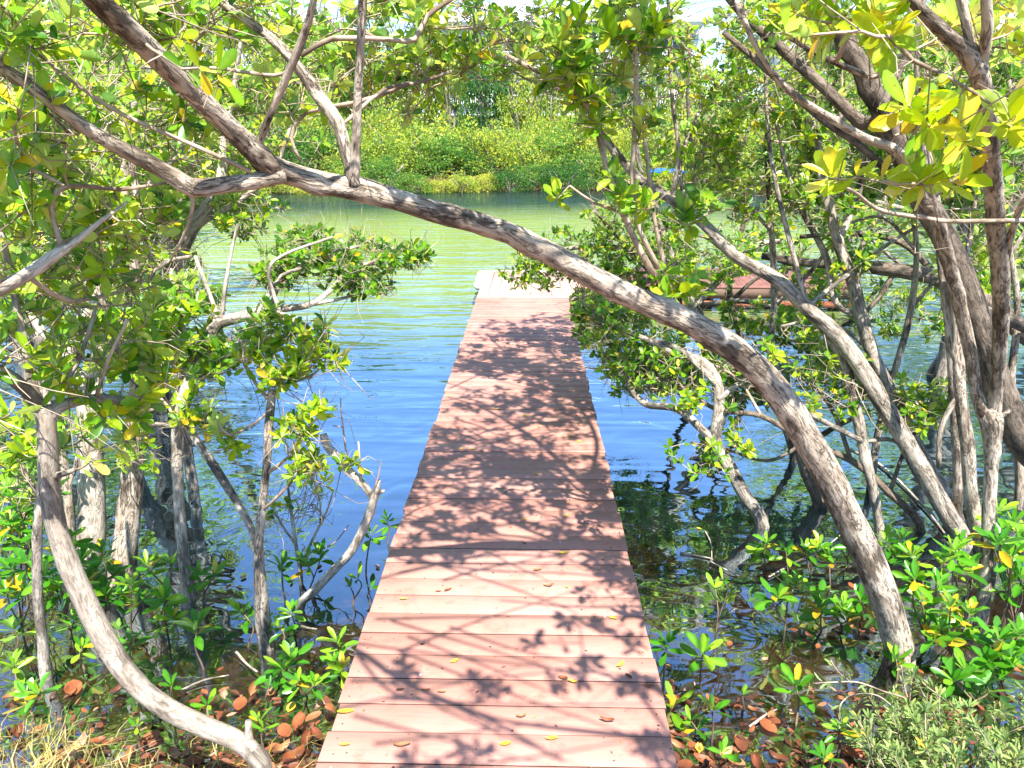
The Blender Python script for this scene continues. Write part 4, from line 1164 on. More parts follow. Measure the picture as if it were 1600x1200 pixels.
tree('white_stem_mangrove', 'pale bent mangrove with its top arm pointing right over the blue water, at left', 'tree', [
    [(294, 945, 12, 3.35), (290, 900, 10, 3.35), (284, 850, 10, 3.36), (279, 780, 10, 3.4), (277, 710, 10, 3.42), (282, 650, 13, 3.45), (295, 600, 13, 3.5), (315, 560, 13, 3.55), (327, 530, 14, 3.6), (340, 505, 13, 3.62), (370, 497, 10, 3.65), (405, 490, 10, 3.7), (438, 494, 8, 3.72), (464, 508, 7, 3.74), (468, 520, 5, 3.74)],
    [(340, 505, 5, 3.62), (335, 480, 4, 3.65), (320, 440, 4, 3.7), (305, 400, 3, 3.75)],
    [(345, 503, 5, 3.62), (352, 450, 4, 3.65), (360, 400, 3, 3.7), (372, 350, 3, 3.75)],
    [(318, 555, 5, 3.55), (290, 520, 5, 3.6), (270, 470, 4, 3.7), (268, 420, 3, 3.8)],
    [(400, 492, 4, 3.7), (420, 460, 4, 3.8), (440, 430, 3, 3.9), (470, 420, 3, 4.0)],
    [(440, 494, 4, 3.72), (420, 430, 4, 3.75), (440, 400, 3, 3.8), (520, 370, 2, 3.9)],
], [
    (330, 560, 50, 30, 3.5, .2, 12), (300, 480, 50, 40, 3.7, .3, 14), (380, 540, 40, 30, 3.5, .2, 7),
], LF, M_BARKP, 45, rough=.09)

tree('white_leaning_mangrove', 'thick whitish mangrove limb leaning up to the right behind the bent pale one', 'tree', [
    [(205, 740, 18, 5.2), (225, 650, 17, 5.2), (245, 540, 16, 5.2), (258, 470, 15, 5.2), (275, 410, 15, 5.2), (300, 355, 14, 5.2), (325, 320, 12, 5.2), (345, 280, 9, 5.25), (350, 220, 7, 5.3), (365, 140, 5, 5.4), (380, 40, 4, 5.4)],
    [(275, 405, 10, 5.2), (262, 370, 9, 5.2), (280, 310, 8, 5.2), (300, 250, 6, 5.3), (300, 150, 4, 5.3)],
    [(300, 355, 6, 5.2), (380, 310, 5, 5.3), (430, 260, 4, 5.5), (460, 180, 3, 5.6)],
    [(250, 500, 7, 5.2), (210, 430, 6, 5.3), (190, 330, 5, 5.4)],
], [
    (380, 330, 60, 50, 5.4, .5, 36), (300, 280, 90, 60, 5.5, .5, 50), (390, 220, 70, 70, 5.6, .5, 46), (330, 130, 90, 60, 5.6, .5, 46), (420, 110, 60, 60, 5.7, .5, 30), (250, 380, 60, 60, 5.4, .5, 36), (180, 320, 80, 60, 5.6, .5, 40), (350, 30, 90, 50, 5.7, .5, 30), (210, 210, 80, 60, 5.7, .5, 36),
], LFL, M_BARKP, 46, dens=.65)

tree('low_branch_mangrove', 'leafy low branch reaching right over the channel from the left bank', 'tree', [
    [(280, 600, 9, 4.9), (300, 560, 9, 4.9), (320, 530, 8, 4.9), (360, 500, 7, 4.9), (420, 485, 7, 4.9), (480, 477, 6, 4.9), (515, 455, 5, 5.0), (550, 420, 4, 5.1), (590, 410, 3, 5.2)],
    [(480, 477, 4, 4.9), (540, 465, 3, 5.0), (580, 450, 2.5, 5.1)],
    [(420, 485, 4, 4.9), (445, 430, 4, 5.0), (490, 400, 3, 5.1), (560, 385, 2.5, 5.2)],
    [(550, 420, 3, 5.1), (610, 400, 2.5, 5.2), (650, 390, 2, 5.3)],
], [
    (480, 400, 55, 35, 5.1, .4, 20), (550, 400, 60, 35, 5.2, .4, 22), (620, 400, 55, 24, 5.2, .3, 12), (560, 445, 55, 25, 5.1, .2, 18), (440, 420, 40, 35, 5.0, .3, 20), (480, 370, 40, 15, 5.1, .2, 10), (655, 395, 25, 15, 5.2, .1, 6),
], LFD, M_BARKP, 47, fit=False)

tree('young_water_mangrove', 'young mangrove with a cut off top and ragged foot, left of the walkway', 'tree', [
    [(418, 1010, 15, 2.72), (410, 960, 14, 2.72), (406, 900, 11, 2.72), (404, 850, 9, 2.73), (410, 790, 7, 2.74), (417, 730, 7, 2.75), (420, 670, 8, 2.76), (424, 625, 8, 2.78), (425, 610, 7, 2.78)],
    [(405, 860, 7, 2.73), (385, 810, 7, 2.8), (350, 752, 8, 2.9), (312, 695, 7, 3.0), (288, 668, 6, 3.05), (255, 664, 5, 3.1), (222, 662, 4, 3.15)],
    [(288, 670, 4, 3.05), (262, 635, 3, 3.1), (235, 605, 2.5, 3.15)],
    [(422, 618, 4, 2.78), (450, 600, 3, 2.8), (490, 585, 2.5, 2.82), (515, 555, 2, 2.84)],
    [(421, 625, 4, 2.78), (400, 600, 3, 2.76), (380, 560, 2.5, 2.75), (385, 530, 2, 2.75)],
    [(416, 740, 4, 2.75), (450, 715, 3, 2.72), (470, 680, 2.5, 2.7), (500, 650, 2, 2.7)],
    [(408, 800, 3, 2.74), (440, 770, 3, 2.7), (470, 740, 2.5, 2.68), (495, 735, 2, 2.66)],
    [(408, 985, 9, 2.72), (404, 930, 6, 2.7), (402, 880, 4, 2.7)],
    [(421, 640, 3, 2.78), (400, 660, 2.5, 2.76), (360, 680, 2, 2.74), (340, 660, 1.5, 2.74)],
], [
    (440, 570, 55, 35, 2.8, .15, 12), (400, 540, 40, 30, 2.8, .12, 7), (500, 560, 30, 30, 2.8, .1, 5), (460, 680, 40, 30, 2.7, .1, 7), (480, 740, 40, 40, 2.68, .1, 8), (480, 520, 40, 30, 2.85, .1, 5), (340, 690, 30, 30, 2.8, .1, 3), (430, 510, 35, 30, 2.85, .1, 6),
    (290, 650, 60, 30, 3.05, .1, 7), (500, 640, 25, 25, 2.7, .05, 3),
], LFL, M_BARKG, 48, rough=.12)

tree('broken_stub_mangrove', 'bare broken mangrove limb with a ragged fork, leaning out of the water beside the walkway', 'tree', [
    [(468, 955, 9, 2.95), (490, 925, 9, 2.95), (520, 893, 8, 2.95), (548, 862, 8, 2.95), (568, 825, 8, 2.95), (582, 788, 8, 2.95), (588, 770, 7, 2.95), (592, 750, 3, 2.95)],
    [(584, 782, 7, 2.95), (570, 760, 7, 2.98), (548, 738, 7, 3.0), (528, 715, 8, 3.02), (512, 698, 8, 3.04), (505, 678, 6, 3.05)],
    [(586, 772, 5, 2.95), (596, 768, 4, 2.93), (601, 767, 2, 2.92)],
    [(565, 757, 3, 2.98), (563, 730, 2, 3.0), (560, 690, 1.5, 3.0)],
    [(545, 737, 2.5, 3.0), (540, 700, 2, 3.02), (534, 650, 1.5, 3.04), (532, 620, 1, 3.05)],
    [(575, 800, 2, 2.95), (592, 740, 1.5, 2.93), (594, 718, 1, 2.92)],
    [(538, 668, 1.2, 3.03), (520, 665, 1, 3.03)],
], [(548, 728, 20, 12, 2.98, .05, 2)], LFL, M_BARKP, 49, rough=.12)

tree('bare_twig_shrub', 'leafless silvery twiggy shrub standing in the water left of the walkway', 'shrub', [
    [(470, 900, 4, 2.85), (462, 850, 3.5, 2.85), (455, 800, 3, 2.85), (450, 760, 2, 2.85)],
    [(468, 890, 3, 2.85), (490, 840, 2.5, 2.85), (510, 800, 2, 2.85), (520, 770, 1.5, 2.85)],
    [(462, 850, 2.5, 2.85), (440, 820, 2, 2.85), (425, 790, 1.5, 2.85)],
    [(480, 865, 2, 2.85), (520, 850, 1.5, 2.85), (545, 820, 1.2, 2.85)],
    [(500, 820, 1.5, 2.85), (500, 780, 1.3, 2.85), (490, 750, 1, 2.85)],
    [(456, 810, 1.5, 2.85), (475, 780, 1.2, 2.85), (480, 750, 1, 2.85)],
], [(470, 790, 60, 40, 2.85, .15, 14)], dict(LFL, k=3, len=.05), M_BARKP, 50, bare=.8)

tree('thin_grey_mangrove', 'thin straight grey mangrove stem, leftmost, in front of the leafy saplings', 'tree', [
    [(72, 1058, 11, 2.62), (66, 1000, 9, 2.62), (60, 940, 9, 2.62), (58, 870, 9, 2.62), (60, 810, 8, 2.62), (66, 750, 7, 2.64), (80, 690, 6, 2.66), (70, 600, 5, 2.7), (60, 520, 4, 2.7)],
    [(62, 780, 4, 2.63), (30, 720, 4, 2.6), (10, 650, 3, 2.6)],
], [(20, 690, 60, 50, 2.6, .2, 14), (60, 760, 40, 30, 2.8, .2, 5)], LFL, M_BARKP, 51)

tree('brown_twin_mangrove', 'brown mangrove stem rising between the hooked trunk and the stout pale trunk', 'tree', [
    [(112, 860, 10, 3.1), (108, 790, 9, 3.1), (98, 720, 8, 3.1), (78, 650, 8, 3.1), (55, 600, 8, 3.12), (42, 540, 7, 3.15), (30, 480, 6, 3.2), (18, 400, 5, 3.3), (10, 300, 4, 3.4)],
    [(104, 770, 5, 3.1), (120, 720, 4, 3.1), (124, 680, 3, 3.1)],
], [(20, 400, 70, 60, 3.3, .3, 22), (30, 300, 70, 60, 3.5, .3, 22), (20, 780, 40, 60, 3.0, .3, 14)], LFL, M_BARK, 52)

# ------------------------------------------------------------------ trees further along both banks
def generic_tree(name, label, group, X, Y, H, crown_r, n, leaf, seed, lean=0.0, bark=None):
    rng = np.random.default_rng(seed)
    t = empty(name, (X, Y, WATER))
    tag(t, label, 'tree', group)
    nodes = []
    nst = rng.integers(2, 4)
    for s in range(nst):
        a = rng.uniform(0, 6.28)
        tipx = math.cos(a) * crown_r * .55 + lean
        tipy = math.sin(a) * crown_r * .55
        P = np.array([(rng.normal(0, .15), rng.normal(0, .15), -.6), (tipx * .15, tipy * .15, .5), (tipx * .45 + rng.normal(0, .15), tipy * .45 + rng.normal(0, .15), H * .35),
                      (tipx * .75 + rng.normal(0, .2), tipy * .75, H * .62), (tipx, tipy, H * .9)])
        r = np.array([.10, .085, .07, .05, .02]) * rng.uniform(.7, 1.1) * (H / 4.5) ** .5
        Q, q = smooth_limb(P, r, .12)
        mb = MB()
        tube(mb, Q, q, 10, .07, rng)
        mb.build('trunk', bark or M_BARKG, t, smooth=True)
        nodes.append(Q[len(Q) // 3:])
        for b in range(5):
            i0 = rng.integers(len(Q) // 3, len(Q) - 2)
            a2 = rng.uniform(0, 6.28)
            ln = rng.uniform(.5, 1.0) * crown_r * .8
            d = np.array([math.cos(a2), math.sin(a2), rng.uniform(-.1, .8)])
            BP = np.array([Q[i0], Q[i0] + d * ln * .5 + rng.normal(0, .1, 3), Q[i0] + d * ln + rng.normal(0, .15, 3)])
            B, bq = smooth_limb(BP, np.array([q[i0] * .55, q[i0] * .4, .012]), .12)
            mb = MB()
            tube(mb, B, bq, 7, .05, rng)
            mb.build('branch', bark or M_BARKG, t, smooth=True)
            nodes.append(B[1:])
    nodes = np.vstack(nodes)
    k = max(6, int(n / 22))
    cen = in_ball(rng, k) * np.array([crown_r, crown_r, H * .36]) + np.array([lean * .7, 0, H * .66])
    tips = (cen[rng.integers(0, k, n)] + in_ball(rng, n) * crown_r * .5)
    tips = tips[tips[:, 2] > .25]
    mb = MB()
    grow(rng, mb, nodes, tips, leaf, 1, 0)
    mb.build('crown', [M_TWIG, leaf.get('mat', M_LEAF)], t)
    return t


LM1 = dict(LM, tint=.62, len=.09)
LM2 = dict(LM, tint=.50, len=.085)
MID = [
    # X, Y, H, r, n, leaf, seed, label
    (-3.4, 6.6, 4.2, 1.35, 330, LM1, 61, 'lime green mangrove in the left thicket, nearest behind the pale bent trunk'),
    (-5.6, 8.2, 4.6, 1.7, 380, LM2, 62, 'deep green mangrove in the left thicket, outermost toward the left edge'),
    (-5.4, 11.0, 5.0, 1.8, 380, LM1, 63, 'lime mangrove far back in the left thicket, beside the channel'),
    (-8.5, 12.5, 5.4, 2.1, 400, LM2, 64, 'tall deep green mangrove deep in the left thicket'),
    (-10.0, 18.0, 6.0, 2.5, 420, dict(LM1, len=.12), 65, 'broad lime mangrove at the back of the left thicket near the far shore'),
    (4.2, 7.6, 4.6, 1.4, 330, LM2, 66, 'deep green mangrove in the right thicket, nearest behind the level limb'),
    (6.6, 9.6, 5.0, 1.9, 380, LM1, 67, 'lime mangrove in the right thicket, behind the leaning dark trunk'),
    (5.6, 13.5, 5.2, 1.8, 360, LM1, 68, 'lime mangrove beyond the end of the platform on the right'),
    (9.5, 15.0, 5.6, 2.2, 400, LM2, 69, 'deep green mangrove far back in the right thicket'),
    (11.0, 20.0, 6.2, 2.6, 420, dict(LM1, len=.12), 70, 'broad lime mangrove at the back of the right thicket near the far shore'),
]
for (X, Y, H, r, n, lf, sd, lab) in MID:
    generic_tree('mangrove_tree', lab, 'mangroves further along the banks', X, Y, H, r, int(n * (1.7 if X < 0 else 2.0)), lf, sd)

# ------------------------------------------------------------------ far bank: shrubs and trees
def shrub_proto(seed, tint, sd, n_cl=84, per=64, leaf=.155, trunk_h=.5, tall=1.0):
    rng = np.random.default_rng(seed)
    t = empty('shrub')
    mb = MB()
    for s in range(6):
        a = rng.uniform(0, 6.28)
        tip = np.array([math.cos(a) * .6, math.sin(a) * .6, .95 * tall])
        P = np.array([(rng.normal(0, .12), rng.normal(0, .12), -.5), tip * .4 + rng.normal(0, .07, 3), tip])
        Q, q = smooth_limb(P, np.array([.05, .04, .012]), .25)
        tube(mb, Q, q, 5, .05, rng, cap=False)
    mb.build('trunk', M_BARKG, t, smooth=True)
    mb = MB()
    c = rng.normal(size=(n_cl, 3))
    c /= np.linalg.norm(c, axis=1)[:, None]
    c[:, 2] = np.abs(c[:, 2]) * 1.1 - .28
    c *= rng.uniform(.45, 1.0, (n_cl, 1)) * np.where(rng.random((n_cl, 1)) < .22, 1.28, 1.0)
    c *= np.array([1.0, 1.0, tall])
    c[:, 2] += .42
    for i in range(n_cl):
        rr = rng.uniform(.12, .30)
        p = rng.normal(size=(per, 3))
        p /= np.linalg.norm(p, axis=1)[:, None]
        d = p + rng.normal(0, .5, (per, 3)) + np.array([0, 0, .2])
        p = c[i] + p * rr * rng.uniform(.45, 1.0, (per, 1)) * np.array([1.15, 1.15, .8])
        nn = np.array([0, 0, 1.0]) + rng.normal(0, .75, (per, 3)) + (p - c[i]) * 1.5
        ln = leaf * rng.uniform(.6, 1.25, per) / 2.3
        leaves(mb, p, d, nn, ln, ln * .55, np.clip(rng.normal(tint + rng.normal(0, .07), sd, per), 0, 1), LEAF_FAR)
    mb.build('crown', M_FAR, t)
    return t


PROT = {
    'yellow-green': [shrub_proto(201, .72, .15), shrub_proto(202, .78, .14)],
    'bright green': [shrub_proto(203, .43, .14), shrub_proto(204, .38, .14)],
    'olive': [shrub_proto(205, .58, .18), shrub_proto(206, .63, .18)],
    'dark green': [shrub_proto(207, .20, .13), shrub_proto(208, .26, .13)],
}
TALL = {
    'olive': [shrub_proto(211, .60, .13, 76, 74, .19, tall=1.5)],
    'yellow-green': [shrub_proto(212, .72, .12, 76, 74, .19, tall=1.5)],
    'dark green': [shrub_proto(213, .22, .10, 76, 74, .19, tall=1.7)],
}
used = set()


def put(dic, kind, i, loc, rz, sc, name, label, cat, group):
    p = dic[kind][i % len(dic[kind])]
    key = (id(dic), kind, i % len(dic[kind]))
    o = p if key not in used else copy_tree(p)
    used.add(key)
    o.name = name
    o.location = loc
    o.rotation_euler = (0, 0, rz)
    o.scale = sc
    tag(o, label, cat, group)
    return o


def far_at(x, Y):
    return float(at(x, 300, Y)[0])


rng = np.random.default_rng(77)
# front row: x in the photo's pixels, kind, half width and height in metres
ROW1 = [(330, 'yellow-green', 1.3, 1.7), (395, 'olive', 1.3, 1.9), (445, 'yellow-green', 1.1, 1.2), (500, 'yellow-green', 1.2, 1.0), (545, 'olive', 1.2, 1.6), (605, 'bright green', 1.35, 1.6),
        (648, 'bright green', 1.1, 1.2), (688, 'yellow-green', .9, 1.0), (722, 'yellow-green', 1.0, 1.15), (758, 'yellow-green', 1.0, 1.25), (800, 'dark green', 1.1, 1.4), (838, 'bright green', 1.2, 1.7), (880, 'dark green', 1.2, 1.6),
        (925, 'bright green', 1.3, 1.9), (975, 'olive', 1.3, 1.9), (1035, 'yellow-green', 1.3, 1.5), (1100, 'olive', 1.4, 2.0), (1170, 'bright green', 1.4, 1.9), (1245, 'olive', 1.4, 2.2), (1320, 'yellow-green', 1.4, 2.0), (1400, 'bright green', 1.5, 2.2), (1480, 'olive', 1.5, 2.2), (1560, 'yellow-green', 1.5, 2.3),
        (20, 'bright green', 1.4, 2.0), (90, 'olive', 1.4, 2.2), (165, 'yellow-green', 1.4, 2.0), (245, 'bright green', 1.4, 2.0)]
ROW2 = [(40, 'olive', 2.2, 3.3), (140, 'dark green', 2.2, 3.4), (240, 'yellow-green', 2.1, 3.2), (335, 'olive', 2.1, 3.2), (415, 'dark green', 1.9, 2.9), (490, 'dark green', 2.0, 2.7), (560, 'olive', 2.0, 3.0), (625, 'olive', 1.9, 2.9), (685, 'bright green', 2.0, 3.0), (720, 'dark green', 1.6, 2.2),
        (770, 'yellow-green', 1.9, 2.7), (825, 'olive', 1.9, 2.8), (880, 'bright green', 2.0, 2.9), (940, 'yellow-green', 1.9, 2.9), (1010, 'olive', 2.0, 3.0), (1085, 'yellow-green', 2.0, 3.0), (1165, 'olive', 2.1, 3.2), (1260, 'dark green', 2.2, 3.3), (1360, 'yellow-green', 2.2, 3.4), (1460, 'olive', 2.2, 3.3), (1560, 'bright green', 2.2, 3.3)]
ROW3 = [(20, 'olive', 2.6, 4.0), (130, 'yellow-green', 2.6, 4.2), (245, 'olive', 2.6, 4.3), (350, 'olive', 2.4, 4.4), (440, 'yellow-green', 2.4, 4.1), (520, 'olive', 2.3, 4.0), (600, 'yellow-green', 2.2, 3.9), (660, 'olive', 2.2, 3.7), (730, 'yellow-green', 2.2, 3.5),
        (800, 'olive', 2.2, 3.4), (870, 'yellow-green', 2.2, 3.5), (950, 'olive', 2.2, 3.4), (1040, 'yellow-green', 2.3, 3.5), (1130, 'olive', 2.4, 4.0), (1230, 'yellow-green', 2.5, 4.3), (1340, 'olive', 2.6, 4.5), (1450, 'yellow-green', 2.6, 4.5), (1560, 'olive', 2.6, 4.4)]
ROWT = [(20, 'olive', 3.0, 7.5), (150, 'yellow-green', 2.8, 7.0), (255, 'dark green', 2.6, 7.6), (370, 'yellow-green', 2.6, 7.0), (470, 'dark green', 2.8, 8.0), (560, 'olive', 2.6, 8.4), (640, 'yellow-green', 2.4, 9.6), (1130, 'dark green', 2.6, 7.4), (1230, 'olive', 3.0, 8.2), (1340, 'yellow-green', 3.0, 8.6), (1450, 'olive', 3.0, 8.8), (1560, 'yellow-green', 3.0, 8.4),
        (705, 'olive', 2.3, 10.4), (765, 'dark green', 2.0, 9.6), (815, 'yellow-green', 1.7, 6.8), (960, 'dark green', 1.6, 8.4), (1010, 'olive', 1.9, 7.6), (1070, 'yellow-green', 2.0, 8.0), (515, 'yellow-green', 2.2, 10.5), (560, 'dark green', 2.2, 11.5), (600, 'olive', 2.0, 10.5), (850, 'olive', 1.7, 8.4), (905, 'yellow-green', 1.6, 8.8), (420, 'olive', 2.4, 9.5)]


def landmark(x):
    if x < 130: return 'at the far left'
    if x < 300: return 'behind the left thicket'
    if x < 430: return 'left of the open channel'
    if x < 580: return 'behind the upright fork'
    if x < 700: return 'left of the white railing'
    if x < 800: return 'straight beyond the walkway'
    if x < 920: return 'right of the railing gap'
    if x < 1010: return 'beside the slender brown shoots'
    if x < 1120: return 'near the blue boat shade'
    if x < 1290: return 'behind the diagonal trunk'
    if x < 1430: return 'behind the leaning dark trunk'
    return 'at the far right'


n_lab = {}
for row, Y0, rowname in ((ROW1, 0.2, 'waterside'), (ROW2, 3.2, 'second row'), (ROW3, 6.8, 'third row')):
    for i, (x, kind, hw, h) in enumerate(sorted(row)):
        Xa = far_at(x, 40)
        Y = float(shore_far(Xa)) + Y0 + (rng.uniform(-1.3, .5) if row is ROW1 else rng.uniform(-.6, .6))
        X = far_at(x, Y)
        z = float(ground_z(X, Y))
        s = hw / .92
        lab = '%s %s shrub across the water %s' % (rowname, kind, landmark(x))
        k = n_lab.get(lab, 0)
        n_lab[lab] = k + 1
        if k:
            lab += (', further right', ', rightmost')[min(k - 1, 1)]
        put(PROT, kind, i, (X, Y, z - .05), rng.uniform(0, 6.28), (s * rng.uniform(.85, 1.15), s, h / 1.5 * rng.uniform(.8, 1.2)), 'shrub', lab, 'shrub', 'shrubs along the far bank')
for i, (x, kind, hw, h) in enumerate(sorted(ROWT)):
    Y = 51 + rng.uniform(-1.5, 1.5)
    X = far_at(x, Y)
    z = float(ground_z(X, Y))
    lab = '%s %s tree above the far shrubs %s' % ('slim' if hw < 2 else 'tall', kind, landmark(x))
    k = n_lab.get(lab, 0)
    n_lab[lab] = k + 1
    if k:
        lab += ', further right'
    put(TALL, kind, i, (X, Y, z), rng.uniform(0, 6.28), (hw / 1.05, hw / 1.05, h / 2.2), 'bank_tree', lab, 'tree', 'trees above the far bank')

# ------------------------------------------------------------------ houses beyond the far bank
def house(label, X, Y, W, D, H, wall, seed, floors=3):
    rng = np.random.default_rng(seed)
    z0 = float(ground_z(X, Y)) - .3
    t = empty('house', (X, Y, z0))
    tag(t, label, 'house', 'houses across the water')
    mb = MB()
    mb.box((-W / 2, 0, 0), (W / 2, D, H), bev=.01)
    mb.build('wall', wall, t)
    fh = H / floors
    # hipped roof with overhanging eaves
    o = .8
    rz = H + 2.6
    mb = MB()
    v = [(-W / 2 - o, -o, H + .004), (W / 2 + o, -o, H + .004), (W / 2 + o, D + o, H + .004), (-W / 2 - o, D + o, H + .004),
         (-W / 2 - o, -o, H + .25), (W / 2 + o, -o, H + .25), (W / 2 + o, D + o, H + .25), (-W / 2 - o, D + o, H + .25),
         (-W / 2 + D / 2, D / 2, rz), (W / 2 - D / 2, D / 2, rz)]
    mb.add(v, [np.array([(3, 2, 1, 0), (0, 1, 5, 4), (1, 2, 6, 5), (2, 3, 7, 6), (3, 0, 4, 7), (4, 5, 9, 8), (6, 7, 8, 9)]), np.array([(5, 6, 9), (7, 4, 8)])])
    mb.build('roof', M_ROOF, t)
    nb = int(W / 3.2)
    for f in range(floors):
        zb = f * fh + .15
        for b in range(nb):
            xc = -W / 2 + (b + .5) * W / nb
            w2 = .75 if (b + f) % 3 else 1.05
            h0, h1 = (zb + .75, zb + 2.2) if (b + f) % 3 else (zb + .12, zb + 2.25)
            mb = MB()
            e = .12
            mb.box((xc - w2 - e, -.05, h0 - e), (xc - w2, -.002, h1 + e))
            mb.box((xc + w2, -.05, h0 - e), (xc + w2 + e, -.002, h1 + e))
            mb.box((xc - w2, -.05, h1), (xc + w2, -.002, h1 + e))
            mb.box((xc - w2, -.05, h0 - e), (xc + w2, -.002, h0))
            mb.box((xc - .03, -.045, h0), (xc + .03, -.012, h1))
            fr = mb.build('window', M_TRIM, t)
            mb = MB()
            mb.box((xc - w2, -.010, h0), (xc + w2, -.003, h1))
            mb.build('pane', M_GLASS, fr)
    for f in range(1, floors):
        zb = f * fh
        mb = MB()
        mb.box((-W / 2, -2.0, zb - .14), (W / 2, -.06, zb + .06))
        bal = mb.build('balcony', M_TRIM, t)
        mb = MB()
        mb.box((-W / 2 + .02, -1.97, zb + 1.02), (W / 2 - .02, -1.90, zb + 1.10))
        mb.box((-W / 2 + .02, -1.96, zb + .14), (W / 2 - .02, -1.91, zb + .19))
        x = -W / 2 + .05
        while x < W / 2 - .05:
            mb.box((x, -1.955, zb + .19), (x + .045, -1.915, zb + 1.02))
            x += .15
        mb.build('railing', M_TRIM, bal)
    mb = MB()
    for b in range(nb + 1):
        xc = -W / 2 + .1 + b * (W - .2) / nb
        mb2 = MB()
        mb2.box((xc - .09, -1.89, 0), (xc + .09, -1.71, H))
        mb2.build('post', M_TRIM, t)
    mb = MB()
    mb.box((-W / 2 - .1, -2.05, H - .25), (W / 2 + .1, -.07, H - .005))
    mb.build('porch_roof', M_TRIM, t)


house('pale blue balconied house straight across the water, seen through the leaves', far_at(885, 62), 62, 19, 10, 9.6, M_WALL, 5)
house('cream balconied house across the water behind the left thicket', far_at(330, 64), 64, 20, 10, 9.8, M_WALL2, 6)
house('pale blue house across the water glimpsed at the far left', far_at(-60, 66), 66, 18, 10, 9.4, M_WALL, 7)
house('cream house across the water glimpsed behind the leaning dark trunk', far_at(1420, 66), 66, 20, 10, 9.4, M_WALL2, 8)


def picket(label, x0, x1, Y, z, h):
    X0, X1 = far_at(x0, Y), far_at(x1, Y)
    zt = z
    t = empty('picket_fence', (X0, Y, zt))
    tag(t, label, 'fence', 'white picket railings across the water')
    W = X1 - X0
    mb = MB()
    for zz in (.12, h - .16):
        mb.box((0, .03, zz), (W, .07, zz + .09))
    mb.build('rail', M_WHITE, t)
    mb = MB()
    x = .05
    while x < W:
        mb.box((x, 0, 0.02), (x + .075, .026, h), bev=.02)
        x += .17
    mb.build('picket_row', M_WHITE, t)
    zg = float(ground_z(X0, Y)) - zt - .2
    for k in range(int(W / 2) + 1):
        mb = MB()
        mb.box((k * 2.0, .072, zg), (k * 2.0 + .13, .19, h + .12))
        mb.build('post', M_WHITE, t)


picket('white picket railing on a terrace right of centre above the far shrubs', 985, 1085, 55, 4.15, 1.1)
picket('long white picket railing straight above the shrubs beyond the walkway', 735, 840, 54, 3.75, 1.15)
picket('short white picket railing left of the long one, high between trees', 630, 705, 56, 6.3, 1.0)

# blue boat shade on posts
p = at(1038, 292, 37.0)
bs = empty('boat_shade', (p[0], 37.0, WATER))
tag(bs, 'small blue canopied boat shade on dark posts at the far waterline', 'boat shade')
mb = MB()
mb.box((-.85, -.7, .92), (.85, .7, 1.02), bev=.04)
mb.box((-.80, -.65, 1.022), (.80, .65, 1.09), bev=.05)
mb.build('canopy', M_BLUE, bs)
for sx in (-.7, .7):
    for sy in (-.55, .55):
        mb = MB()
        tube(mb, [(sx, sy, -1.2), (sx, sy, 0), (sx, sy, .915)], [.05, .05, .045], 8)
        mb.build('post', M_TIMBER, bs, smooth=True)
mb = MB()
mb.box((-.95, -.75, .25), (.95, .75, .33))
mb.build('platform', M_TIMBER, bs)

# ------------------------------------------------------------------ seedlings
def frame_of(p):
    return p


seed_id = [0]


def seedling(label, spots, foot, leaf_len=.10, k=7, tint=.5, yel=.04, name='mangrove_seedling', group='mangrove seedlings in the shallows', el=(20, 68), dz=None):
    """spots: photo pixels of the leaf rosettes; foot: photo pixel where the stem leaves the water"""
    seed_id[0] += 1
    rng = np.random.default_rng(900 + seed_id[0])
    base = on(foot[0], foot[1], WATER if dz is None else dz)
    gz = float(ground_z(base[0], base[1]))
    t = empty(name, base)
    tag(t, label, 'seedling' if name == 'mangrove_seedling' else 'sapling', group)
    mb = MB()
    tips, mids = [], []
    root = np.array([0, 0, min(gz - base[2], 0) - .08])
    fork = None
    for i, (x, y) in enumerate(spots):
        tip = at(x, y, base[1] + rng.normal(0, .05)) - base
        if fork is None:
            P = np.array([root, (0, 0, 0), tip * .5 + rng.normal(0, .015, 3), tip])
        else:
            P = np.array([fork, fork * .4 + tip * .6 + rng.normal(0, .02, 3), tip])
        r = np.linspace(.0065 if i == 0 else .0042, .003, len(P))
        Q, q = smooth_limb(P, r, .03)
        tube(mb, Q, q, 6, .1, rng)
        if fork is None:
            fork = Q[int(len(Q) * .45)]
        a = Q[-1] - Q[-3]
        tips.append((tip, a / np.linalg.norm(a)))
    mb.build('stem', M_STEM, t, smooth=True)
    for tip, a in tips:
        mb = MB()
        ax = a * .4 + np.array([0, -.12, .8]) + rng.normal(0, .16, 3)
        leaf_len_ = leaf_len * .9
        kk = k + rng.integers(-1, 2)
        p, d, nn = rosettes(rng, tip[None], ax[None], kk, *el)
        ln = leaf_len_ * np.linspace(.72, 1.12, kk) * rng.uniform(.85, 1.1, kk)
        leaves(mb, p, d, nn, ln, ln * .35, np.where(rng.random(kk) < yel, .93, np.clip(rng.normal(tint, .17, kk), 0, .8)), LEAF_HI)
        if k > 5:   # a lower whorl
            p, d, nn = rosettes(rng, (tip - a * .035)[None], ax[None], 4, 70, 100)
            ln = leaf_len * rng.uniform(.8, 1.05, 4)
            leaves(mb, p, d, nn, ln, ln * .37, np.where(rng.random(4) < yel * 2, .95, np.clip(rng.normal(tint - .1, .17, 4), 0, .8)), LEAF_HI)
        mb.build('leaf_rosette', M_SEED, t)
    return t


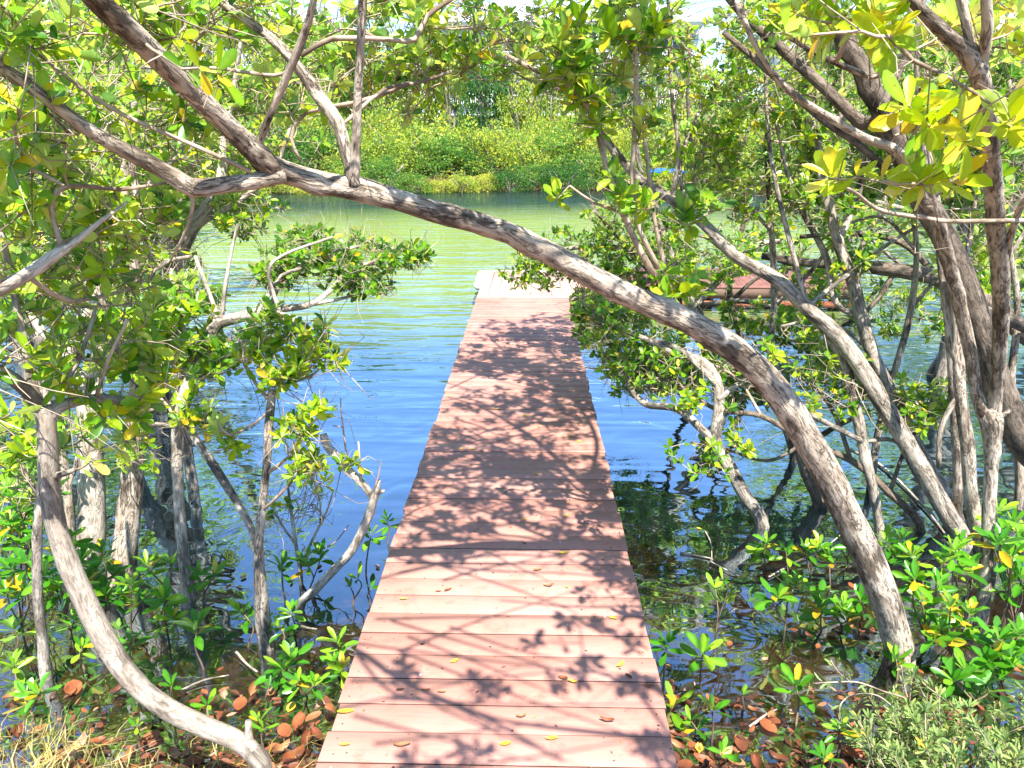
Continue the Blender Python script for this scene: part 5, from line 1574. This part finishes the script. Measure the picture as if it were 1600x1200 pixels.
S = seedling
S('seedling with two rosettes against the blue water, between the rough and the pale trunks', [(230, 882), (266, 880)], (262, 925))
S('broad seedling at the foot of the rough barked trunk', [(165, 930)], (172, 985), .12, 8)
S('pair of rosettes right of the hooked trunk, in its dark shade', [(205, 915), (215, 945)], (205, 985))
S('glossy seedling just left of the pale bent trunk', [(256, 936)], (262, 990), .11, 8)
S('two-headed seedling right of the pale bent trunk in open water', [(312, 902), (336, 898)], (318, 945))
S('seedling at the foot of the pale bent trunk', [(270, 968)], (275, 1015), .10, 8)
S('tallest bright seedling in dark water between the hooked trunk and the ragged stem', [(308, 982)], (318, 1045), .12, 9, .55)
S('seedling crowding against the middle of the hooked trunk', [(183, 985)], (190, 1020), .09)
S('dark seedling just right of the bend of the hooked trunk', [(203, 1005)], (205, 1040), .10, 6, .35)
S('small bright seedling left of the hooked trunk below its bend', [(128, 1012)], (132, 1045), .08, 6, .6)
S('seedling tucked between the thin grey stem and the hooked trunk', [(116, 968)], (118, 1010), .08)
S('seedling just left of the ragged-footed stem', [(380, 958)], (388, 1010), .10, 8)
S('small dark seedling above the hooked trunk where it flattens', [(268, 1072)], (272, 1100), .08, 5, .3)
S('lone bright seedling behind the flat end of the hooked trunk', [(324, 1102)], (326, 1122), .075, 5, .6)
S('tiny shoot under the hooked trunk on the litter', [(214, 1135), (238, 1130)], (216, 1152), .055, 4, .6, dz=-.3)
S('leafy seedling in the grass at the left edge, below the thin grey stem', [(42, 1088), (60, 1085)], (52, 1120), .09, 7, .5, .1, dz=-.3)
S('rosette at the left edge below the leafy saplings', [(22, 985)], (26, 1020), .11, 8, .5, .1)
S('spreading seedling left of the thin grey stem', [(22, 1040)], (26, 1062), .09, 6, .55)
S('seedling right of the ragged-footed stem, highest of its cluster', [(440, 886)], (446, 940), .10, 7)
S('seedling with two heads beside the bare silvery shrub', [(478, 880), (500, 868)], (484, 925), .11, 8, .45, .1)
S('seedling in the dark gap close to the walkway, farthest back', [(605, 815)], (606, 850), .09, 6)
S('bright seedling leaning beside the walkway above the broken limb', [(580, 835)], (572, 898), .10, 6, .6)
S('small seedling right of the ragged foot, upper of two', [(455, 957)], (460, 990), .08, 6, .5)
S('small seedling right of the ragged foot, lower of two', [(436, 980)], (442, 1012), .08, 6, .55)
S('bright seedling against the walkway edge, left side', [(527, 1004)], (528, 1050), .10, 8, .6)
S('yellowish seedling just below the bright one at the walkway edge', [(525, 1036), (534, 1050)], (532, 1080), .085, 6, .62, .15)
S('large spreading seedling left of the walkway with upright leaves', [(455, 1030), (442, 1045)], (452, 1068), .11, 7, .45)
S('low seedling pair below the large spreading one', [(467, 1064), (492, 1068)], (480, 1090), .08, 6, .52)
S('loose small-leaved seedling overhanging dark water left of the walkway', [(548, 918), (560, 905)], (552, 945), .085, 4, .45)
S('dark seedling pressed against the walkway side', [(580, 920)], (578, 945), .085, 5, .4)
S('tiny shoot right of the hooked trunk end', [(420, 1076)], (420, 1096), .06, 4, .5)
S('small bright shoot among orange leaves left of the walkway', [(412, 1140), (405, 1128)], (410, 1160), .07, 5, .6, .2, dz=-.3)
# right of the walkway
S('slim lone seedling out in the blue reflection right of the walkway', [(1118, 920), (1130, 908)], (1119, 985), .085, 4, .55)
S('bluish seedling close to the walkway, right side', [(1042, 1006)], (1037, 1062), .085, 7, .35)
S('big open-handed bright seedling right of the walkway', [(1098, 1020)], (1097, 1090), .13, 7, .6, .1)
S('seedling leaning out from under the walkway edge on the right', [(1052, 1102)], (1056, 1135), .11, 6, .5)
S('low seedling in leaf litter right of the walkway', [(1080, 1127)], (1082, 1150), .085, 6, .5)
S('upright two-leaved seedling right of the low one', [(1113, 1112)], (1112, 1160), .10, 5, .5)
S('small far-set seedling with three upright leaves', [(1160, 1088)], (1160, 1112), .075, 4, .55)
S('tiny seedling between round brown leaves near the bottom', [(1128, 1178)], (1126, 1198), .07, 5, .5, dz=-.3)
S('tall seedling on a dark wet stem left of the feathery shrub', [(1244, 1072)], (1244, 1130), .11, 7, .45)
S('small seedling in front of the feathery shrub, upper', [(1312, 1140)], (1312, 1165), .07, 6, .6, dz=-.3)
S('seedling at the bottom edge left of the feathery shrub', [(1288, 1186)], (1290, 1210), .08, 7, .42, dz=-.3)
S('seedling by the crooked sapling stem', [(1198, 848), (1186, 858)], (1196, 885), .09, 6, .55)
S('seedling in the row behind the arching trunk, leftmost', [(1228, 862)], (1230, 905), .09, 7, .4)
S('seedling in the row behind the arching trunk, with a yellow head', [(1258, 858), (1280, 855)], (1266, 905), .10, 7, .55, .1)
S('dark seedling standing in water close behind the arching trunk', [(1296, 870)], (1296, 922), .09, 7, .35)
S('seedling high behind the arching trunk', [(1320, 838), (1334, 850)], (1326, 885), .10, 7, .45)
S('bushy bright seedling left of the arching trunk with one yellow leaf', [(1232, 918), (1250, 925), (1215, 935)], (1226, 985), .12, 8, .55, .12)
S('pointed bright seedling nearer the arching trunk', [(1284, 938), (1280, 955)], (1284, 985), .12, 6, .58)
S('seedling beside the foot of the arching trunk', [(1316, 950), (1322, 965)], (1316, 985), .10, 7, .5)
S('narrow-leaved dark seedling against the arching trunk', [(1345, 940)], (1346, 965), .10, 9, .3)
S('seedling pushing up at the very base of the arching trunk', [(1400, 1030)], (1402, 1062), .09, 7, .5)


def sapling(label, spots, foot, seed, **kw):
    S(label, spots, foot, kw.pop('leaf_len', .105), kw.pop('k', 8), kw.pop('tint', .45), kw.pop('yel', .06), name='mangrove_sapling', group='leafy saplings on both banks', **kw)


sapling('leafy sapling immediately right of the arching trunk foot', [(1430, 905), (1440, 940), (1425, 870), (1465, 915), (1445, 975)], (1450, 1010), 1)
sapling('tall bright sapling left of the burled stem', [(1490, 862), (1505, 885), (1475, 880), (1500, 850), (1520, 905)], (1500, 985), 2, tint=.58)
sapling('sapling with yellow leaves directly in front of the burled stem', [(1485, 950), (1500, 975), (1470, 985), (1515, 960), (1490, 1000), (1460, 1000)], (1490, 1040), 3, yel=.15)
sapling('dark sapling at the right edge behind the burled stem', [(1580, 870), (1560, 850), (1595, 905), (1570, 920), (1610, 870)], (1585, 985), 4, tint=.38, leaf_len=.12)
sapling('broad-leaved sapling at the right edge above the feathery shrub', [(1530, 1010), (1560, 1000), (1590, 990), (1545, 1035), (1580, 1030), (1600, 1050)], (1570, 1080), 5, leaf_len=.12, tint=.4)
sapling('sapling leaning out over the feathery shrub', [(1510, 1050), (1490, 1065), (1540, 1070), (1525, 1090)], (1530, 1105), 6, leaf_len=.105)
sapling('sapling seen behind the arching trunk, right side', [(1385, 848), (1400, 870), (1410, 845)], (1400, 900), 7)
sapling('bright tall sapling at the right edge', [(1560, 800), (1585, 820), (1600, 840), (1545, 830)], (1580, 930), 8, tint=.6, leaf_len=.12)
sapling('dense sapling at the left edge, uppermost', [(15, 815), (40, 800), (60, 825), (25, 780), (0, 850), (45, 850)], (30, 960), 9, tint=.5)
sapling('dense sapling at the left edge, below the uppermost', [(20, 890), (45, 880), (70, 900), (10, 925), (40, 920)], (38, 1000), 10, tint=.42, yel=.1)
sapling('sapling directly behind the hooked trunk, with the topmost rosettes', [(80, 890), (100, 865), (125, 880), (95, 920), (130, 915), (110, 840)], (110, 990), 11, tint=.42)
sapling('sapling between the stout and rough trunks', [(150, 890), (175, 900), (160, 865), (185, 935)], (165, 975), 12, tint=.36)
sapling('sapling peeping out behind the thin grey stem', [(30, 750), (60, 735), (85, 770), (10, 720)], (50, 930), 13, tint=.45)

# ------------------------------------------------------------------ feathery shrub, grass, litter
def gz(x, y):
    return float(ground_z(x, y))


rng = np.random.default_rng(404)
sh_c = on(1520, 1190, -.25)
sh = empty('oxeye_shrub', sh_c)
tag(sh, 'feathery grey-green shrub with narrow leaves filling the bottom right corner', 'shrub')
sb, lb = MB(), MB()
for i in range(140):
    if i < 95:
        fx, fy = rng.uniform(1400, 1640), rng.uniform(1110, 1290)
    else:
        fx, fy = rng.uniform(1340, 1480), rng.uniform(1110, 1210)
    b = on(fx, fy, -.27)
    b[2] = gz(b[0], b[1])
    b = b - sh_c
    hgt = rng.uniform(.12, .30) * (1.0 if i < 95 else .7)
    d = np.array([rng.normal(-.12, .35), rng.normal(-.1, .3), 1.0])
    P = np.array([b - np.array([0, 0, .03]), b + d * hgt * .5 + rng.normal(0, .02, 3), b + d * hgt + rng.normal(0, .03, 3) + np.array([0, 0, .02])])
    Q, q = smooth_limb(P, np.array([.0035, .0026, .0014]), .03)
    tube(sb, Q, q, 5, 0, rng, cap=False)
    k = len(Q)
    ii = np.repeat(np.arange(max(1, k // 3), k), 4)
    T = np.gradient(Q, axis=0)[ii]
    p, dd, nn = rosettes(rng, Q[ii], T, 1, 25, 70)
    ln = rng.uniform(.022, .05, len(p))
    leaves(lb, p, dd, nn, ln, ln * .25, np.clip(rng.normal(.45, .25, len(p)), 0, 1), LEAF_LO)
    p, dd, nn = rosettes(rng, Q[-1:], T[-1:], 6, 15, 60)
    ln = rng.uniform(.028, .05, 6)
    leaves(lb, p, dd, nn, ln, ln * .26, np.clip(rng.normal(.5, .25, 6), 0, 1), LEAF_LO)
sb.build('stem', M_TWIG, sh, smooth=True)
lb.build('crown', M_OXEYE, sh)

# the sprawling shoots on its left
sp = empty('sprawling_shoot', on(1420, 1130, -.27))
tag(sp, 'bare looping stems with a small leafy head sprawling left of the feathery shrub', 'shoot')
b0 = np.array(sp.location)
sb, lb = MB(), MB()
Ys = float(b0[1])
for pl in ([(1420, 1130), (1390, 1100), (1365, 1085), (1330, 1087), (1312, 1105), (1318, 1135), (1335, 1150), (1352, 1122)],
           [(1425, 1128), (1420, 1095), (1380, 1080), (1340, 1066), (1300, 1066), (1270, 1068)],
           [(1440, 1140), (1400, 1130), (1370, 1165), (1340, 1180)],
           [(1330, 1066), (1310, 1050), (1298, 1032)], [(1440, 1140), (1415, 1080), (1408, 1040)]):
    P = np.array([at(x, y, Ys + rng.normal(0, .03)) - b0 for x, y in pl])
    Q, q = smooth_limb(P, np.full(len(P), .0028), .02)
    tube(sb, Q, q, 5, .1, rng)
    ii = np.arange(len(Q) // 2, len(Q))
    p, dd, nn = rosettes(rng, Q[ii], np.gradient(Q, axis=0)[ii], 2, 30, 70)
    keep = rng.random(len(p)) < .5
    ln = rng.uniform(.025, .055, len(p))
    leaves(lb, p[keep], dd[keep], nn[keep], ln[keep], ln[keep] * .28, np.clip(rng.normal(.5, .2, keep.sum()), 0, 1), LEAF_LO)
sb.build('stem', M_TWIG, sp, smooth=True)
lb.build('crown', M_OXEYE, sp)

# dry grass at bottom left
mb = MB()
for i in range(950):
    if i < 780:
        fx, fy = rng.normal(40, 70), rng.uniform(1115, 1330)
    else:
        fx, fy = rng.uniform(150, 480), rng.uniform(1130, 1260)
    b = on(fx, fy, -.24)
    b[2] = gz(b[0], b[1]) - .01
    h = rng.uniform(.08, .27) * (1 if i < 780 else .6)
    d = np.array([rng.normal(.15, .4), rng.normal(0, .4), 1.0])
    d /= np.linalg.norm(d)
    n1 = np.array([d[2], 0, -d[0]])
    bend = np.array([rng.normal(.2, .5), rng.normal(0, .4), -.35]) * h * .6
    w = rng.uniform(.0018, .0038)
    s = np.cross(d, rng.normal(size=3))
    s = s / np.linalg.norm(s) * w
    p1, p2 = b + d * h * .55, b + d * h + bend
    mb.add([b - s, b + s, p1 + s * .8, p1 - s * .8, p2], [np.array([(0, 1, 2, 3)]), np.array([(3, 2, 4)])], np.clip(rng.normal(.55, .3), 0, 1))
tag(mb.build('dry_grass', M_DRYGRASS), kind='stuff')

# small crumbled litter that nobody would count
mb = MB()
P, T = [], []
for i in range(4600):
    side = rng.random() < .5
    fx = rng.uniform(-60, 520) if side else rng.uniform(1040, 1640)
    fy = 1050 + 240 * rng.random() ** .8
    b = on(fx, fy, -.27)
    if XL - .02 < b[0] < XR + .02:
        continue
    b[2] = max(gz(b[0], b[1]), WATER if rng.random() < .25 else -9) + rng.uniform(.002, .014)
    P.append(b)
P = np.array(P)
n = len(P)
a = rng.uniform(0, 6.28, n)
d = np.stack([np.cos(a), np.sin(a), rng.normal(0, .25, n)], -1)
nn = np.array([0, 0, 1.0]) + rng.normal(0, .35, (n, 3))
ln = rng.uniform(.012, .055, n)
tt = rng.choice([.02, .1, .2, .3, .4, .5, .65], n, p=[.25, .25, .18, .12, .1, .06, .04])
leaves(mb, P, d, nn, ln, ln * rng.uniform(.3, .6, n), tt + rng.normal(0, .03, n), LEAF_LO)
tag(mb.build('leaf_litter', M_FALLEN), kind='stuff')

# ------------------------------------------------------------------ fallen leaves, one by one
def fallen(label, p, az, ln, wd, tint, curl, tilt, rng, group, name='fallen_leaf'):
    nx, ny = 8, 5
    u = np.linspace(0, 1, nx)
    v = np.linspace(-1, 1, ny)
    U, V = np.meshgrid(u, v, indexing='ij')
    wid = (np.sin(np.pi * np.clip(U * .93 + .035, 0, 1)) ** .62) * wd * .5
    X = (U - .5) * ln
    Yc = V * wid
    Z = curl * (np.abs(V) ** 1.6) * wd * .42 + (-curl * .5 + .08) * np.abs(U - .5) ** 2 * ln * 1.2 * -1 + .05 * ln * np.sin(U * 6 + rng.uniform(0, 6)) * curl + .003
    Yc = Yc * (1 - .3 * curl * np.abs(V))
    Z = Z - Z.min() + .003
    vv = np.stack([X, Yc, Z], -1).reshape(-1, 3)
    idx = np.arange(nx * ny).reshape(nx, ny)
    q = np.stack([idx[:-1, :-1], idx[1:, :-1], idx[1:, 1:], idx[:-1, 1:]], -1).reshape(-1, 4)
    mb = MB()
    mb.add(vv, q, np.clip(tint + rng.normal(0, .02, len(vv)) + .06 * np.sin(vv[:, 0] * 60 + vv[:, 1] * 40), 0, 1))
    o = mb.build(name, M_FALLEN, smooth=True)
    o.location = p
    o.rotation_euler = (rng.normal(0, tilt), rng.normal(0, tilt), az)
    tag(o, label, 'leaf', group)
    return o


COLS = {'dark brown': .03, 'rust-red': .2, 'orange': .40, 'tan': .57, 'pinkish tan': .74, 'yellow': .88, 'lime yellow': .97}
SHAPES = {'flat': .12, 'cupped': .55, 'curled': 1.0}


def near_what(x, y):
    if x < 800:
        if x < 130: return 'by the dry grass'
        if x < 250: return 'under the hooked trunk'
        if x < 330 and y > 1100: return 'below the hooked trunk'
        if x < 330: return 'behind the hooked trunk'
        if x < 420: return 'at the end of the hooked trunk'
        if y < 1000: return 'afloat by the ragged stem'
        return 'beside the left edge of the walkway'
    if x < 1130 and y > 1050: return 'beside the right edge of the walkway'
    if x < 1130: return 'afloat right of the walkway'
    if x < 1260: return 'left of the sprawling shoot'
    if y < 1040: return 'left of the arching trunk foot'
    return 'by the feathery shrub'


seen = {}
rng = np.random.default_rng(55)
LIT = [(115, 1075, 'orange', 'flat', .15), (110, 1082, 'orange', 'cupped', .11), (150, 1162, 'orange', 'cupped', .12), (120, 1178, 'pinkish tan', 'curled', .20), (185, 1082, 'rust-red', 'curled', .10), (235, 1155, 'orange', 'flat', .15),
       (240, 1170, 'rust-red', 'curled', .13), (375, 1100, 'orange', 'flat', .13), (395, 1082, 'tan', 'curled', .12), (320, 1083, 'orange', 'cupped', .07), (305, 1097, 'rust-red', 'flat', .08), (350, 1092, 'pinkish tan', 'curled', .09), (345, 1046, 'rust-red', 'flat', .05),
       (445, 1142, 'orange', 'flat', .13), (468, 1130, 'orange', 'cupped', .15), (490, 1120, 'tan', 'flat', .13), (500, 1105, 'pinkish tan', 'curled', .09), (480, 1160, 'rust-red', 'curled', .15), (460, 1190, 'orange', 'curled', .15), (495, 1150, 'rust-red', 'cupped', .13), (440, 1175, 'tan', 'curled', .12), (510, 1095, 'rust-red', 'flat', .08), (432, 1095, 'rust-red', 'cupped', .07),
       (425, 1082, 'tan', 'flat', .11), (30, 1150, 'rust-red', 'curled', .11), (60, 1140, 'tan', 'flat', .10), (20, 1090, 'tan', 'cupped', .12), (270, 1180, 'tan', 'cupped', .12), (300, 1190, 'rust-red', 'flat', .11), (200, 1190, 'orange', 'curled', .12), (340, 1185, 'orange', 'flat', .09), (90, 1190, 'orange', 'curled', .12),
       (455, 1105, 'yellow', 'flat', .08), (425, 1170, 'orange', 'flat', .10), (300, 781, 'orange', 'curled', .06), (330, 945, 'orange', 'flat', .06), (357, 918, 'tan', 'cupped', .06), (375, 917, 'yellow', 'flat', .05), (380, 902, 'pinkish tan', 'flat', .06), (455, 910, 'orange', 'flat', .05), (500, 888, 'rust-red', 'cupped', .06), (590, 886, 'pinkish tan', 'flat', .06), (575, 1000, 'rust-red', 'flat', .07), (515, 1112, 'orange', 'curled', .10),
       (1050, 1085, 'rust-red', 'curled', .11), (1075, 1078, 'pinkish tan', 'cupped', .13), (1062, 1092, 'orange', 'flat', .08), (1048, 1065, 'tan', 'flat', .06), (1060, 1150, 'rust-red', 'cupped', .11), (1085, 1168, 'orange', 'flat', .10), (1092, 1172, 'yellow', 'cupped', .08), (1060, 1170, 'tan', 'curled', .10), (1100, 1192, 'orange', 'cupped', .14), (1130, 1185, 'pinkish tan', 'curled', .13), (1158, 1162, 'rust-red', 'flat', .13), (1175, 1145, 'orange', 'curled', .08),
       (1176, 1110, 'orange', 'cupped', .07), (1205, 1125, 'rust-red', 'flat', .12), (1200, 1135, 'orange', 'flat', .13), (1215, 1190, 'rust-red', 'curled', .11), (1205, 1120, 'tan', 'cupped', .09), (1240, 1112, 'pinkish tan', 'flat', .07), (1140, 1006, 'orange', 'flat', .06), (1045, 1042, 'tan', 'flat', .05), (1016, 878, 'tan', 'flat', .05), (1092, 826, 'yellow', 'flat', .05), (1195, 1030, 'pinkish tan', 'flat', .05),
       (1240, 985, 'rust-red', 'flat', .07), (1262, 995, 'rust-red', 'curled', .07), (1278, 1010, 'orange', 'flat', .06), (1300, 992, 'tan', 'flat', .08), (1328, 980, 'tan', 'cupped', .08), (1345, 970, 'orange', 'curled', .07), (1330, 915, 'orange', 'flat', .07), (1350, 990, 'rust-red', 'cupped', .08), (1365, 985, 'orange', 'flat', .06), (1312, 985, 'rust-red', 'flat', .06), (1358, 1018, 'tan', 'flat', .05), (1370, 1022, 'rust-red', 'flat', .06),
       (1330, 1180, 'orange', 'cupped', .13), (1350, 1190, 'orange', 'curled', .13), (1375, 1110, 'rust-red', 'flat', .09), (1420, 1095, 'rust-red', 'curled', .08), (1438, 1050, 'orange', 'flat', .05), (1330, 1085, 'tan', 'flat', .06), (1300, 1150, 'rust-red', 'cupped', .09), (1150, 1190, 'tan', 'flat', .11), (1180, 1195, 'rust-red', 'curled', .12), (1590, 1050, 'orange', 'cupped', .10), (1070, 1196, 'rust-red', 'flat', .10)]
order = ['', 'a second ', 'a third ']
for (x, y, c, s, ln) in LIT:
    p = on(x, y, WATER)
    g = gz(p[0], p[1])
    for it in range(3):
        zz = max(g, WATER)
        p = on(x, y, zz + .006)
        g = gz(p[0], p[1])
    if XL - .06 < p[0] < XR + .06 and p[1] > .3:
        p[0] = XL - .075 if x < 800 else XR + .075
    lab = '%s %s fallen leaf %s' % (s, {'orange': 'orange-brown', 'rust-red': 'dark rust-red'}.get(c, c), near_what(x, y))
    size = 'large' if ln >= .12 else 'small' if ln < .075 else 'middling'
    if lab in seen:
        lab = size + ' ' + lab
    if lab in seen:
        lab = lab + (', nearer the camera' if y > seen[lab] else ', further back')
    seen[lab] = y
    ln *= .66
    wd = ln * rng.uniform(.55, .8)
    fallen(lab, p, rng.uniform(0, 6.28), ln, wd, COLS[c], SHAPES[s], .08 if zz <= WATER + .001 else .16, rng, 'fallen leaves on the mud and water')

DK = [(540, 1112, .085, 'lime yellow', .35), (538, 1165, .05, 'yellow', 0), (628, 1165, .08, 'tan', .1), (710, 1033, .05, 'lime yellow', .6), (790, 1163, .055, 'lime yellow', .2), (862, 1155, .06, 'yellow', .1), (625, 1078, .045, 'dark brown', .2), (665, 1079, .05, 'orange', .1), (690, 1081, .045, 'tan', 0),
      (970, 1040, .06, 'lime yellow', .8), (880, 1060, .06, 'orange', 2.6), (895, 1066, .05, 'yellow', 2.9), (982, 1057, .05, 'dark brown', 2.2), (1015, 1073, .06, 'orange', 2.6), (948, 1127, .07, 'orange', 3.0), (815, 1120, .05, 'tan', .1), (660, 1007, .03, 'dark brown', .3), (630, 937, .05, 'lime yellow', .1), (685, 924, .04, 'tan', .2), (700, 922, .06, 'orange', .7),
      (858, 916, .07, 'tan', 2.9), (886, 918, .03, 'lime yellow', 2.2), (958, 967, .05, 'lime yellow', 2.8), (985, 993, .04, 'tan', .1), (880, 865, .07, 'yellow', .0), (840, 890, .06, 'tan', .3), (885, 806, .05, 'lime yellow', 1.0), (818, 812, .05, 'yellow', .3), (818, 850, .04, 'dark brown', 2.5), (738, 702, .06, 'yellow', .2), (775, 640, .07, 'yellow', .3), (822, 651, .07, 'lime yellow', .1), (845, 600, .06, 'yellow', .5),
      (904, 625, .08, 'yellow', .3), (890, 682, .05, 'yellow', .5), (872, 602, .05, 'tan', .2), (885, 563, .06, 'yellow', .1), (842, 668, .05, 'yellow', .6), (812, 596, .05, 'tan', .6), (905, 690, .05, 'lime yellow', 0), (838, 741, .06, 'yellow', 2.9), (760, 562, .06, 'tan', .4), (720, 702, .05, 'yellow', .9), (855, 618, .05, 'tan', .9), (905, 665, .06, 'tan', .6), (780, 690, .05, 'orange', .2),
      (867, 640, .05, 'orange', 1.1), (800, 560, .06, 'yellow', 1.4), (830, 530, .06, 'yellow', .5), (700, 760, .04, 'tan', .4), (790, 770, .04, 'dark brown', .9), (900, 745, .05, 'yellow', .8)]
ordn = 'first second third fourth fifth sixth seventh eighth ninth tenth'.split()
seen2 = {}
rng = np.random.default_rng(56)
for (x, y, ln, c, az) in DK:
    p = on(x, y, .004)
    fx = (p[0] - XL) / (XR - XL)
    ln *= .72
    lat = ('at the left edge', 'left of middle', 'mid-width', 'right of middle', 'at the right edge')[int(np.clip(fx * 5, 0, 4))]
    if y > 1130: dep = 'on the nearest boards'
    elif y > 1040: dep = 'on sunlit near boards'
    elif y > 925: dep = 'just before the trunk shadow'
    elif y > 830: dep = 'by the trunk shadow'
    elif y > 720: dep = 'among the branch shadows'
    elif y > 630: dep = 'where deep dapple begins'
    else: dep = 'far down in dapple'
    lab = 'small %s leaf %s of the walkway %s' % (c, lat, dep)
    if lab in seen2:
        lab = lab.replace('small', 'narrow' if ln < seen2[lab] else 'longer')
    seen2[lab] = ln
    fallen(lab, p, az, ln, ln * rng.uniform(.35, .5), COLS[c], rng.uniform(.15, .9), .08, rng, 'fallen leaves on the walkway')

# crumbs on the deck: bits of leaf stalk and bud scales
mb = MB()
P = np.stack([rng.uniform(XL + .02, XR - .02, 520), rng.uniform(.9, 10, 520) ** 1.0, np.full(520, .0035)], -1)
a = rng.uniform(0, 6.28, 520)
d = np.stack([np.cos(a), np.sin(a), rng.normal(0, .1, 520)], -1)
ln = rng.uniform(.006, .024, 520)
leaves(mb, P, d, np.array([0, 0, 1.0]) + rng.normal(0, .25, (520, 3)), ln, ln * .3, rng.choice([.03, .12, .3, .6, .8], 520), LEAF_LO)
tag(mb.build('deck_litter', M_FALLEN), kind='stuff')

# ------------------------------------------------------------------ sticks in the water
for lab, pts, r in (
    ('pale forked stick lying in the water right of the walkway', [(1062, 862), (1110, 872), (1113, 880), (1155, 900)], .006),
    ('thin pale twig standing beside the forked stick', [(1100, 828), (1112, 850), (1114, 878)], .005),
    ('straight pale stick poking from under the left edge of the walkway', [(494, 1092), (508, 1100), (522, 1106)], .006),
    ('pale stick lying in the shallows right of the ragged stem', [(462, 976), (480, 980), (497, 984)], .007),
    ('curving dead twig behind the flat end of the hooked trunk', [(285, 1075), (320, 1062), (360, 1058)], .006),
    ('short dead branch in the dark water left of the ragged stem', [(372, 1020), (388, 1035), (402, 1052)], .008),
    ('long dead branch sunk among the trunks at the far right', [(1330, 700), (1380, 730), (1440, 790), (1490, 850)], .012),
    ('dead twig lying on the litter at the bottom right of the walkway', [(1170, 1135), (1195, 1118), (1215, 1108)], .006),
    ('thin straight stick leaning over the water behind the arching trunk', [(1200, 900), (1240, 880), (1300, 850), (1345, 800)], .006),
):
    P = np.array([on(x, y, WATER + .012) for x, y in pts])
    b0 = P[0].copy()
    mb = MB()
    P = P + rng.normal(0, .004, P.shape)
    Q, q = smooth_limb(P, np.linspace(r, r * .5, len(P)), .03)
    tube(mb, Q - b0, q, 7, .12, rng)
    o = mb.build('dead_stick', M_BARKP, smooth=True)
    o.location = b0
    tag(o, lab, 'stick', 'dead sticks in the shallows')

# ------------------------------------------------------------------ light
w = bpy.data.worlds.new('World')
scene.world = w
w.use_nodes = True
nt = w.node_tree
bg = nt.nodes['Background']
sky = nt.nodes.new('ShaderNodeTexSky')
sky.sky_type = 'NISHITA'
sky.sun_disc = False
sky.sun_elevation = R(SUN_EL)
sky.sun_rotation = R(180 - SUN_AZ)
sky.ozone_density = 3.2
sky.air_density = 1.0
sky.dust_density = 0.0
sky.altitude = 1500
nt.links.new(sky.outputs[0], bg.inputs[0])
bg.inputs[1].default_value = 0.135
sd = bpy.data.lights.new('sun', 'SUN')
sd.energy = 5.0
sd.angle = R(0.53)
sd.color = (1.0, 0.955, 0.88)
so = bpy.data.objects.new('sun', sd)
COL.objects.link(so)
e, a = R(SUN_EL), R(SUN_AZ)
tosun = Vector((math.sin(a) * math.cos(e), -math.cos(a) * math.cos(e), math.sin(e)))
so.rotation_euler = tosun.to_track_quat('Z', 'Y').to_euler()
so.location = (0, -10, 20)

scene.view_settings.view_transform = 'Standard'
scene.view_settings.look = 'None'
scene.view_settings.exposure = 1.52
scene.view_settings.gamma = 1.0
scene.render.engine = 'CYCLES'
c = scene.cycles
c.max_bounces = 7
c.diffuse_bounces = 3
c.glossy_bounces = 3
c.transmission_bounces = 4
c.transparent_max_bounces = 8
c.caustics_reflective = False
c.caustics_refractive = False
c.sample_clamp_indirect = 6.0
c.use_denoising = True
